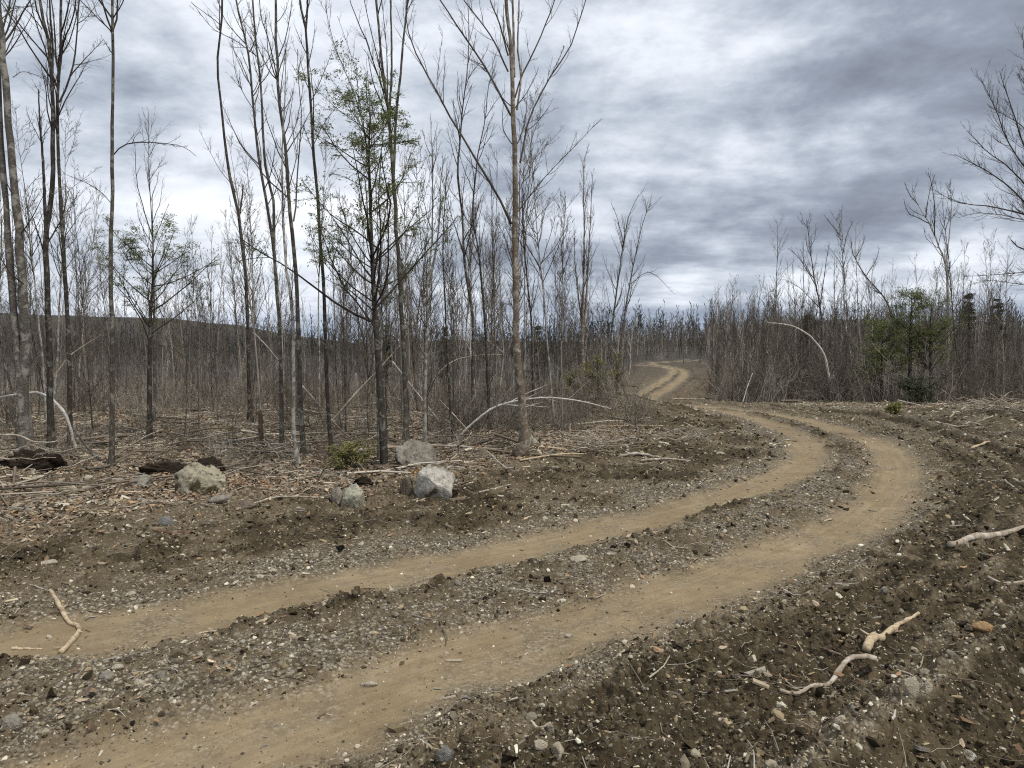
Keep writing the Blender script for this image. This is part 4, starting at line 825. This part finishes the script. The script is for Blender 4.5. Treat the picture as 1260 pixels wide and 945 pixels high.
stick('broken_branch', 'thick knobbly tan branch, upper of two sticks at lower right', [(1066, 812), (1074, 800), (1082, 790), (1093, 783), (1105, 777), (1130, 769)], 6.5, 2.6, PW, stubs=((.35, (-.09, .06, .03), .014), (.6, (.05, .06, .02), .01)), lift=.012)
stick('fallen_branch', 'long grey curved stick, lower of two at lower right', [(958, 866), (980, 862), (1000, 855), (1020, 844), (1040, 832), (1056, 825), (1078, 824)], 2.4, 4.4, DW, stubs=((.2, (-.10, .05, .01), .005),), lift=.01)
stick('thin_stick', 'short brown stick touching the long grey curved stick', [(1012, 815), (1030, 820), (1050, 826)], 2, 2, M['brown_wood'])
stick('thin_stick', 'pale stick poking in from the right edge below the thick branch', [(1216, 717), (1235, 720), (1275, 722)], 2.2, 3, DW)
stick('thin_stick', 'short curved white twig on the right wheel track', [(283, 876), (280, 884), (285, 892), (287, 897)], .8, .7, PW)
stick('thin_stick', 'dark twig lying on the left wheel track', [(432, 722), (452, 724), (478, 720)], .9, .7, M['brown_wood'])
stick('thin_stick', 'pale bent root in the clods near the bottom edge', [(648, 893), (662, 897), (678, 903)], 1.8, 2, DW)
Dp = gd(560, 556)
stick('fallen_pole', 'long straight pale pole lying behind the boulders under the birch', [(429, 554), (475, 551), (519, 548), (560, 549), (602, 552), (660, 555), (719, 558)], 2.4, 1.6, DW, cat='fallen sapling', D=Dp, k=6)
stick('bent_sapling', 'white arched sapling bowing to the ground right of the big birch', [(558, 547), (572, 530), (587, 516), (603, 504), (620, 497), (666, 489), (710, 493), (736, 499), (752, 503)], 2.2, 1.2, WB, cat='fallen sapling', D=gd(558, 547), k=12)
stick('bent_sapling', 'white arched birch bowing over beside the left edge trees', [(92, 558), (91, 543), (85, 522), (74, 501), (57, 487), (40, 483), (18, 486), (0, 489), (-20, 492)], 3.0, 1.6, WB, cat='fallen sapling', D=gd(92, 556), k=4)
stick('bent_sapling', 'white arched birch curving left over the right thicket', [(1021, 470), (1019, 457), (1014, 437), (1000.6, 417), (980, 403), (960, 398.5), (944, 397)], 2.0, 1.1, WB, cat='bent birch', D=28.2, k=5)
stick('leaning_pole', 'brown pole leaning against the ground beside the straight slim tree', [(127, 572), (108, 550), (91, 529)], 3.2, 2, M['grey_bark'], cat='fallen sapling', D=gd(127, 571))
stick('leaning_pole', 'thin pale pole slanting up behind the straight slim tree', [(141, 562), (160, 549), (180, 537), (201, 528)], 1.6, 1, DW, cat='fallen sapling', D=gd(141, 562))
stick('fallen_branch', 'sagging bare branch across the foot of the left edge tree', [(-8, 535), (14, 535), (27, 537), (42, 543.5), (68, 543.5), (82, 535)], 2.2, 1, DW, D=gd(30, 564), k=5)
stick('leaning_pole', 'dark sapling leaning left at the far left edge', [(22, 545), (14, 480), (4, 445), (-6, 425)], 2.2, 1.6, M['grey_bark'], cat='fallen sapling', D=15.5)
poles = [([(400, 527), (435, 487), (468, 452), (492, 425)], 1.5, 'thin pale pole slanting up behind the hemlock trunk', 15.5), ([(431, 553), (455, 540), (480, 526)], 1.6, 'short pale pole slanting over the ground right of the hemlock trunk', 15.0),
         ([(407, 516), (420, 529), (434, 541)], 1.6, 'short grey pole sloping down left of the hemlock trunk', 15.8), ([(372, 475), (388, 493), (401, 509)], 1.5, 'white pole sloping down right of the trunk cluster', 18.0),
         ([(312, 409), (328, 426), (343, 444)], 1.4, 'white pole sloping down left of the trunk cluster', 18.5), ([(483, 445), (512, 482), (542, 520)], 1.4, 'thin white pole sloping down left of the pale twin-stemmed tree', 17.5),
         ([(528, 478), (540, 458), (561, 443), (590, 437), (617, 436.5)], 1.0, 'thin arched whip left of the big birch', 18.5), ([(438, 459), (441, 495), (446, 529)], 1.1, 'short white upright stem between hemlock and tall smooth trunk', 17.0),
         ([(62, 470), (84, 440), (104, 425), (125, 412)], 1.3, 'pale curved whip right of the left edge trees', 16.5), ([(871, 469), (884, 482)], .9, 'white stick slanting beside the far road', 34.0), ([(914, 495), (919, 478), (926, 459)], .9, 'white broken stem leaning at the front of the right thicket', 27.6),
         ([(585, 540), (560, 512), (541, 492)], 1.2, 'brown pole leaning left of the arched sapling', 16.5)]
for i, (pts, r, lab, D) in enumerate(poles): stick('leaning_pole', lab, pts, r, r * .7, WB if 'white' in lab else DW, cat='fallen sapling', D=D, seed=i, sides=6, dslope=.6)
logs = [([(734, 527.5), (770, 527), (816, 527)], 1.5, 'long pale pole lying on the bank inside the bend'), ([(761, 564.5), (785, 565), (812, 567)], 2.2, 'upper of two pale poles lying beside the bend'), ([(788, 570.5), (820, 570), (851, 571)], 2.0, 'lower of two pale poles lying beside the bend'),
        ([(664, 558), (693, 557), (720, 557)], 1.8, 'short pale pole ending right of the birch foot'), ([(1088, 506), (1100, 508), (1112, 508)], 1.5, 'pale pole by the green sprig right of the bend'), ([(826, 492), (850, 492), (880, 492.5)], 1.2, 'white log across the verge at the crest of the road'),
        ([(1195, 560), (1215, 550), (1232, 540)], 1.6, 'pale stick on the right bank slanting up'), ([(1150, 525), (1185, 524), (1222, 518)], 1.6, 'long grey pole at the foot of the right bank'), ([(1236, 596), (1247, 604), (1256, 615)], 1.4, 'short pale stick beside the outer ruts'),
        ([(150, 612), (195, 608), (232, 603)], 1.2, 'thin grey stick in front of the lichen boulder'), ([(290, 632), (340, 622), (392, 618)], 1.5, 'long thin branch left of the round pale boulder'), ([(575, 612), (600, 606), (628, 598)], 1.5, 'pale stick pointing at the white boulder from the right'),
        ([(640, 572), (690, 566), (730, 562)], 1.4, 'thin pole on the soil right of the half-buried stone')]
for i, (pts, r, lab) in enumerate(logs): stick('fallen_pole', lab, pts, r, r * .7, DW if i % 3 else PW, cat='fallen pole', seed=40 + i, lift=.015, sides=7)
e = stick('rotten_log', 'short dark rotten log on the soil left of centre', [(194, 660), (212, 659), (236, 659)], 4, 3.4, M['brown_wood'], cat='log')
stick('tree_stump', 'rough brown broken stump left of the trunk cluster', [(321, 553), (321, 530), (320, 505)], 5.2, 4.2, M['brown_wood'], cat='stump', D=gd(321, 553), seed=9)
stick('tree_stump', 'pink-white splintered stump right of the big birch', [(701, 536), (701, 528), (702, 521)], 2.6, 1.2, PW, cat='stump', D=gd(701, 536), seed=3)
# brush pile of fine grey tops right of the birch
def twig_pile(px_, py_, w_px, label, seed, n=26, hgt=.35):
    g = ground(px_, py_); D = g[1]; rng = np.random.default_rng(seed); wd = w_px * D / F_PX; tb = Tubes(); z0 = gz(g[0], g[1])
    c = np.stack([rng.normal(size=n) * wd * .3, rng.normal(size=n) * wd * .2, rng.uniform(0, hgt, n)], 1); yaw = rng.normal(size=n) * .6; pit = rng.normal(size=n) * .25
    d = np.stack([np.cos(yaw) * np.cos(pit), np.sin(yaw) * np.cos(pit), np.sin(pit)], 1); L = wd * rng.uniform(.4, 1, n); t = np.linspace(-.5, .5, 6)
    P = c[:, None] + d[:, None] * (L[:, None] * t)[:, :, None] + rng.normal(size=(n, 6, 3)) * .02; P[:, :, 2] = np.maximum(P[:, :, 2], .01); R = np.linspace(.012, .005, 6)[None].repeat(n, 0)
    tb.add(P, R, 5); a = sprout(P, R, 5, .2, 1, .6, .3, 4, rng, up=.05, rmin=.003); tb.add(*a, 3); o = tb.build('brush_pile', M['dead_wood']); o.location = (g[0], g[1], z0); tag(o, label, 'brush pile')
twig_pile(735, 556, 70, 'tangled pile of grey branch tops right of the big birch', 5, 34)
twig_pile(836, 545, 60, 'grey brush pile on the bank beside the inner wheel track', 6, 26, .3)
twig_pile(50, 575, 80, 'dark tangle of branches at the foot of the left edge trees', 7, 30, .3)
twig_pile(930, 488, 50, 'grey slash pile at the front of the right thicket', 8, 24, .4)
twig_pile(1035, 490, 60, 'brown slash pile below the pale thin birch', 9, 24, .35)
twig_pile(1225, 505, 60, 'slash pile on top of the right bank', 10, 28, .35)
twig_pile(345, 566, 60, 'thin branch tops heaped around the trunk cluster', 12, 24, .3)

# ------------------------------------------------------------------ boulders and stones
S_GREY = stone('grey_stone', (.17, .155, .13), (.31, .29, .25), (.44, .42, .37), 4)
S_WHITE = stone('white_stone', (.34, .325, .29), (.56, .54, .49), (.18, .16, .125), 3.0, (.10, .082, .05), 2)
S_MOSS = stone('lichen_stone', (.30, .275, .205), (.46, .43, .33), (.20, .19, .15), 4.5, (.075, .062, .035), 4)
S_PALE = stone('pale_stone', (.33, .32, .25), (.46, .45, .36), (.25, .24, .19), 4, None, 6)
S_BROWN = stone('brown_stone', (.12, .095, .075), (.22, .18, .14), (.30, .26, .21), 6)
S_BLUE = stone('blue_stone', (.14, .14, .135), (.24, .24, .23), (.36, .36, .34), 8)
S_ORANGE = stone('orange_stone', (.34, .22, .11), (.50, .35, .20), (.30, .19, .11), 9)
S_CREAM = stone('cream_stone', (.46, .40, .30), (.60, .55, .45), (.32, .27, .2), 12)
S_SOIL = stone('black_soil', (.018, .013, .010), (.045, .032, .022), (.07, .05, .035), 9)
def rock(name, label, px_, py_, w, h, mat, seed, cat='boulder', flat=None, sink=.38, depth=.8, sub=5, cuts=9):
    """py_ is where its foot meets the ground"""
    rng = np.random.default_rng(seed); g = ground(px_, py_); D = g[1]; ww = w * D / F_PX / 2; hh = h * D / F_PX
    bm = bmesh.new(); bmesh.ops.create_icosphere(bm, subdivisions=sub, radius=1); V = np.array([v.co[:] for v in bm.verts]); Fc = np.array([[v.index for v in f.verts] for f in bm.faces]); bm.free()
    for _ in range(cuts):
        n = norm(rng.normal(size=3)); d = rng.uniform(.55, .86); s = V @ n; V = V - np.outer(np.clip(s - d, 0, 9) * .92, n)
    q = fbm(V[:, 0] * 2 + seed, V[:, 1] * 2 + V[:, 2] * 1.7, 6, seed, .62); V = V * (1 + (.30 if mat is S_SOIL else .12) * q[:, None]); 
    zmax, zmin = V[:, 2].max(), V[:, 2].min(); xm = np.abs(V[:, 0]).max()
    full = hh / (1 - sink); V = V * np.array([ww / xm, ww * depth / xm, full / (zmax - zmin)]); V[:, 2] -= V[:, 2].min() + full * sink
    gy = g[1] + ww * depth * .6; z0 = min(gz(g[0], g[1]), gz(g[0], gy)); o = mesh_np(name, V, [Fc], mat, smooth=True)
    o.location = (g[0], gy, z0); tag(o, label, cat); return o, ww, hh
rock('boulder', 'large lichen-covered wedge boulder left of centre', 245, 612, 74, 41, S_MOSS, 3, depth=.7)
rock('boulder', 'white-faced boulder with leaves heaped on top', 534, 617, 52, 40, S_WHITE, 5, depth=.8)
rock('boulder', 'round pale yellowish boulder left of the white-faced one', 433, 628, 34, 30, S_PALE, 27, cuts=7)
rock('boulder', 'small dark grey rock touching the round pale boulder', 414, 624, 18, 20, S_GREY, 8)
rock('boulder', 'broad grey slab boulder behind the white-faced one', 508, 577, 58, 32, S_GREY, 9, depth=.8)
rock('boulder', 'upright brown rock squeezed beside the white-faced boulder', 500, 611, 18, 24, S_BROWN, 10)
rock('boulder', 'low grey boulder left of the lichen wedge boulder', 170, 603, 30, 15, S_GREY, 11)
rock('boulder', 'half-buried round tan stone at the foot of the big birch', 641, 567, 23, 17, S_BROWN, 12)
rock('boulder', 'white stone just behind the foot of the big birch', 656, 553, 16, 14, S_WHITE, 13)
rock('boulder', 'low brown stone under the long pale pole', 594, 563, 18, 10, S_BROWN, 14)
st = [(268, 624, 26, 9, S_GREY, 'flat grey stone in front of the lichen wedge boulder'), (300, 630, 30, 9, S_BROWN, 'flat tan stone between two larger boulders'), (201, 650, 22, 10, S_BLUE, 'flat blue-grey stone above the dark rotten log'), (105, 596, 16, 6, S_CREAM, 'flat cream stone left of the low grey boulder'),
      (70, 600, 14, 7, S_GREY, 'grey stone left of the straight slim tree'), (135, 624, 7, 7, S_CREAM, 'round cream stone below the straight slim tree'), (58, 699, 20, 5, S_CREAM, 'flat white stone near the left edge above the track'), (20, 630, 16, 6, S_CREAM, 'pale stone at the left edge among leaves'), (455, 600, 12, 6, S_GREY, 'small stone between pale and brown boulders'),
      (90, 614, 9, 8, S_CREAM, 'upright cream stone among dark soil at left'), (563, 722, 9, 7, S_GREY, 'grey cobble between the wheel tracks'), (160, 733, 14, 5, S_CREAM, 'flat cream stone on the verge of the left track'), (335, 706, 12, 4, S_CREAM, 'flat pale stone on the edge of the left track'),
      (12, 915, 26, 20, S_GREY, 'grey cobble at the left edge between tracks'), (170, 858, 16, 9, S_CREAM, 'pale cobble above the right track at left'), (130, 846, 22, 10, S_GREY, 'flat grey cobble left of the pale cobble'), (107, 865, 16, 9, S_BROWN, 'brown cobble in the gravel between tracks'), (197, 850, 14, 9, S_GREY, 'round grey cobble in the gravel between tracks'),
      (142, 792 + 50, 18, 7, S_CREAM, 'flat pale cobble nearest the dark clods between tracks'), (453, 842, 24, 6, S_CREAM, 'thin cream slab lying on the right track'), (700, 779, 10, 5, S_CREAM, 'small white stone in the middle of the right track'), (562, 846, 10, 5, S_CREAM, 'cream pebble on the right track near its outer edge'),
      (547, 943, 24, 15, S_BLUE, 'blue-grey stone at the bottom edge'), (664, 930, 22, 10, S_CREAM, 'tan oblong stone near the bottom edge'), (687, 932, 18, 16, S_CREAM, 'white forked chunk near the bottom edge'), (677, 911, 11, 13, S_GREY, 'grey block stone above the white forked chunk'),
      (1215, 795, 32, 13, S_ORANGE, 'orange-tan smooth stone near the right edge'), (1036, 931, 22, 13, S_CREAM, 'pale tan stone at lower right'), (857, 945, 16, 9, S_CREAM, 'yellow-cream stone at the bottom edge'), (920, 905, 12, 8, S_GREY, 'grey stone right of the long curved stick'),
      (1000, 833 + 60, 10, 6, S_CREAM, 'small cream stone below the long curved stick'), (1089, 745, 10, 8, S_GREY, 'small grey stone above the knobbly branch'), (836, 766, 10, 7, S_GREY, 'grey stone in dark clods right of the right track'), (965, 842 - 100, 9, 6, S_CREAM, 'pale stone in the clods above the sticks'),
      (715, 694, 30, 4, S_CREAM, 'flat pale patch of crushed stone between the wheel tracks'), (752, 690, 18, 4, S_GREY, 'flat grey patch of crushed stone between the wheel tracks'), (1178, 501 + 5, 12, 6, S_CREAM, 'white block on the right bank'), (790, 506 + 60, 8, 5, S_CREAM, 'small pale stone beside the poles inside the bend'), (887, 563, 12, 4, S_CREAM, 'pale stone at the inner edge of the bend')]
for i, (a, b, w, h, mt, lab) in enumerate(st): rock('stone', lab, a, b, w, h, mt, 120 + i, cat='stone', sink=.3, depth=.75, sub=3, cuts=7)
rock('wood_chunk', 'pale splintered wood chunk, left of a pair at lower right', 1121, 895, 20, 22, S_CREAM, 201, cat='wood chunk', depth=.4, sub=3, cuts=16)
rock('wood_chunk', 'pale wood chunk, right of a pair at lower right', 1140, 886, 16, 16, S_CREAM, 202, cat='wood chunk', depth=.4, sub=3, cuts=16)
rock('wood_chunk', 'white jagged wood flake near the bottom right corner', 1192, 926, 28, 12, S_WHITE, 203, cat='wood chunk', depth=.5, sub=3, cuts=16)
rock('wood_chunk', 'upright cream splinter at the bottom edge near the right corner', 1162, 944, 9, 20, S_CREAM, 204, cat='wood chunk', depth=.4, sub=3, cuts=14)
rock('root_clod', 'black root plate torn up behind the low grey boulder', 194, 586, 74, 18, S_SOIL, 211, cat='root clod', depth=.5)
rock('root_clod', 'black arched root clod behind the lichen wedge boulder', 250, 584, 50, 22, S_SOIL, 212, cat='root clod', depth=.6)
rock('root_clod', 'dark earth mound at the foot of the left edge trees', 28, 580, 84, 26, S_SOIL, 213, cat='root clod', depth=.6)
rock('root_clod', 'low black clod right of the round pale boulder', 448, 602, 34, 12, S_SOIL, 214, cat='root clod', depth=.6)
rock('root_clod', 'dark wet earth lump under the right side of the white-faced boulder', 556, 617, 20, 14, S_SOIL, 215, cat='root clod', depth=.6)

def leaf_heap(px_, py_, D, w, h, n, cols, label, seed):
    rng = np.random.default_rng(seed); c = at(px_, py_, D); lf = np.array([[-1, 0, .15], [-.3, -.45, 0], [.5, -.35, .1], [1, 0, .25], [.5, .38, 0], [-.3, .45, .12]], float); lff = np.array([[0, 1, 2, 3], [0, 3, 4, 5]])
    P = rng.normal(size=(n, 3)) * np.array([w, w * .7, h]) ; P[:, 2] = np.abs(P[:, 2]) * (1 - .8 * np.clip(np.hypot(P[:, 0], P[:, 1]) / w / 2, 0, 1)); P += c
    V, Fs, C = batch([(lf, lff)], P, rng.uniform(.02, .04, n), rotmats(n, .7), pick(cols, n, .25)); return tag(mesh_np('leaf_heap', V, Fs, M['tint'], smooth=False, tint=C), label, kind='stuff')
Db = gd(534, 617)
leaf_heap(531, 582, Db + .42, .13, .05, 420, [(.40, .23, .10), (.30, .18, .09), (.46, .30, .16), (.14, .11, .06)], 'orange brown leaves lying on the white-faced boulder', 3)
leaf_heap(512, 620, Db + .1, .22, .05, 300, [(.42, .26, .15), (.36, .27, .18), (.25, .17, .1)], 'rusty leaves at the foot of the white-faced boulder', 4)
leaf_heap(290, 600, gd(290, 605), .45, .06, 600, [(.38, .24, .15), (.44, .34, .24), (.25, .17, .11)], 'tan leaves drifted right of the lichen wedge boulder', 5)
# ------------------------------------------------------------------ sky, sun, camera
SUN = norm(np.array([.55, -.45, 1.05])); el = math.asin(SUN[2]); rot = math.atan2(SUN[0], SUN[1])
w = bpy.data.worlds.new('World'); sc.world = w; w.use_nodes = True; nt = w.node_tree; nt.nodes.clear()
out = nt.nodes.new('ShaderNodeOutputWorld'); bg = nt.nodes.new('ShaderNodeBackground'); bg.inputs[1].default_value = .1; nt.links.new(bg.outputs[0], out.inputs[0])
sky = nt.nodes.new('ShaderNodeTexSky'); sky.sky_type = 'NISHITA'; sky.sun_disc = False; sky.sun_elevation = el; sky.sun_rotation = rot; sky.air_density = 1.0; sky.dust_density = .6
gen = N(nt, 'ShaderNodeTexCoord').outputs['Generated']; sx = N(nt, 'ShaderNodeSeparateXYZ', inp={0: gen}); zc = mth(nt, 'ADD', mth(nt, 'MAXIMUM', sx.outputs[2], 0.0), .10)
u = mth(nt, 'DIVIDE', sx.outputs[0], zc); v = mth(nt, 'DIVIDE', sx.outputs[1], zc)
cv = N(nt, 'ShaderNodeCombineXYZ', inp={0: mth(nt, 'MULTIPLY', u, .8), 1: v, 2: 4.1}).outputs[0]
n1 = nz(nt, cv, .85, 8, .56, .1); n2 = nz(nt, cv, 2.6, 7, .62, .1)
n3 = nz(nt, N(nt, 'ShaderNodeMapping', inp={'Vector': gen, 'Scale': (3.9, 3.9, 8.5), 'Location': (1.7, .4, .9)}).outputs[0], 1.0, 9, .63, .1)
val = mth(nt, 'ADD', mth(nt, 'ADD', mth(nt, 'MULTIPLY', n1, .62), mth(nt, 'MULTIPLY', n2, .30)), mth(nt, 'MULTIPLY', n3, .90)); val = mth(nt, 'SUBTRACT', val, .40)
blobs = [(840, 100, .10, .08), (920, 60, .08, .04), (880, 212, .05, .08), (940, 203, .05, .09), (1000, 192, .05, .09), (1060, 176, .05, .09), (1110, 166, .05, .07), (960, 250, .07, -.07), (1040, 235, .07, -.07), (1120, 225, .06, -.06),
         (860, 330, .04, .07), (920, 300, .04, .06), (1000, 345, .05, .08), (1100, 335, .05, .07), (1190, 345, .05, .07), (900, 370, .04, -.07), (1150, 70, .24, -.08), (1000, 60, .1, -.04), (1100, 120, .08, -.04), (1180, 290, .05, .05),
         (640, 200, .2, .01), (560, 60, .2, .01), (200, 100, .3, .09), (380, 200, .14, .06), (420, 230, .12, .00), (230, 200, .12, .04), (100, 320, .10, .05), (250, 320, .10, .05), (430, 330, .08, .03), (60, 250, .08, .02), (560, 390, .05, .04), (840, 265, .06, -.05), (720, 60, .1, .0)]
for (a, b, sg, am) in blobs:
    d = norm(raydir(a, b)); dt = N(nt, 'ShaderNodeVectorMath', operation='DOT_PRODUCT', inp={0: gen, 1: tuple(d)}).outputs['Value']
    g = N(nt, 'ShaderNodeMapRange', interpolation_type='SMOOTHERSTEP', inp={'Value': dt, 'From Min': math.cos(sg * 1.6), 'From Max': 1.0, 'To Min': 0.0, 'To Max': am}).outputs[0]
    val = mth(nt, 'ADD', val, g)
cc = ramp(nt, val, [(.26, (.185, .21, .26)), (.40, (.26, .295, .36)), (.50, (.37, .415, .485)), (.59, (.505, .55, .62)), (.68, (.655, .695, .76)), (.84, (.82, .845, .885))])
hz = N(nt, 'ShaderNodeMapRange', interpolation_type='SMOOTHSTEP', inp={'Value': sx.outputs[2], 'From Min': .0, 'From Max': .07, 'To Min': 1.0, 'To Max': 0.0}).outputs[0]
cc = mixc(nt, mth(nt, 'MULTIPLY', hz, .6), cc, (.27, .35, .50))
ov = N(nt, 'ShaderNodeMapRange', interpolation_type='SMOOTHSTEP', inp={'Value': sx.outputs[2], 'From Min': .55, 'From Max': .95, 'To Min': 7.6, 'To Max': 11.0}).outputs[0]  # clouds made brighter overhead, out of view, to add light to the scene
hi = N(nt, 'ShaderNodeMapRange', interpolation_type='SMOOTHSTEP', inp={'Value': sx.outputs[2], 'From Min': .5, 'From Max': .8, 'To Min': 0.0, 'To Max': .85}).outputs[0]
bw = nt.nodes.new('ShaderNodeRGBToBW'); nt.links.new(cc, bw.inputs[0])
cc = mixc(nt, hi, cc, bw.outputs[0])   # above the frame the clouds are greyed so their fill light is less blue
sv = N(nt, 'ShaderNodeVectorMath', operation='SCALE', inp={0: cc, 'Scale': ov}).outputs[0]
gap = ramp(nt, nz(nt, cv, 1.3, 4, .5, .2), [(.18, .4), (.30, 1.0)])
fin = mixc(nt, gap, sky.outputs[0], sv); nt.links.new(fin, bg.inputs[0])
sl = bpy.data.lights.new('sun', 'SUN'); sl.energy = 1.5; sl.angle = math.radians(10); sl.color = (1, .92, .78); so = bpy.data.objects.new('sun', sl); COL.objects.link(so)
so.rotation_euler = Vector(tuple(-SUN)).to_track_quat('-Z', 'Y').to_euler(); so.location = (10, -8, 30)
cam = bpy.data.cameras.new('camera'); co = bpy.data.objects.new('camera', cam); COL.objects.link(co); sc.camera = co
co.location = (0, 0, CAM_H); co.rotation_euler = (math.pi / 2 - PITCH, 0, 0); cam.sensor_fit = 'HORIZONTAL'; cam.sensor_width = 36; cam.lens = 36 * F_PX / 1260; cam.clip_start = .1; cam.clip_end = 9000
sc.view_settings.view_transform = 'Standard'; sc.view_settings.look = 'None'; sc.view_settings.gamma = 1; sc.view_settings.exposure = 0.78; sc.view_settings.use_curve_mapping = False
sc.cycles.max_bounces = 4; sc.cycles.diffuse_bounces = 2; sc.cycles.glossy_bounces = 1; sc.cycles.transmission_bounces = 2; sc.cycles.use_denoising = False; sc.cycles.filter_width = 1.15
sc.cycles.sample_clamp_direct = 4; sc.cycles.sample_clamp_indirect = 2; sc.cycles.use_adaptive_sampling = True; sc.cycles.adaptive_threshold = .02
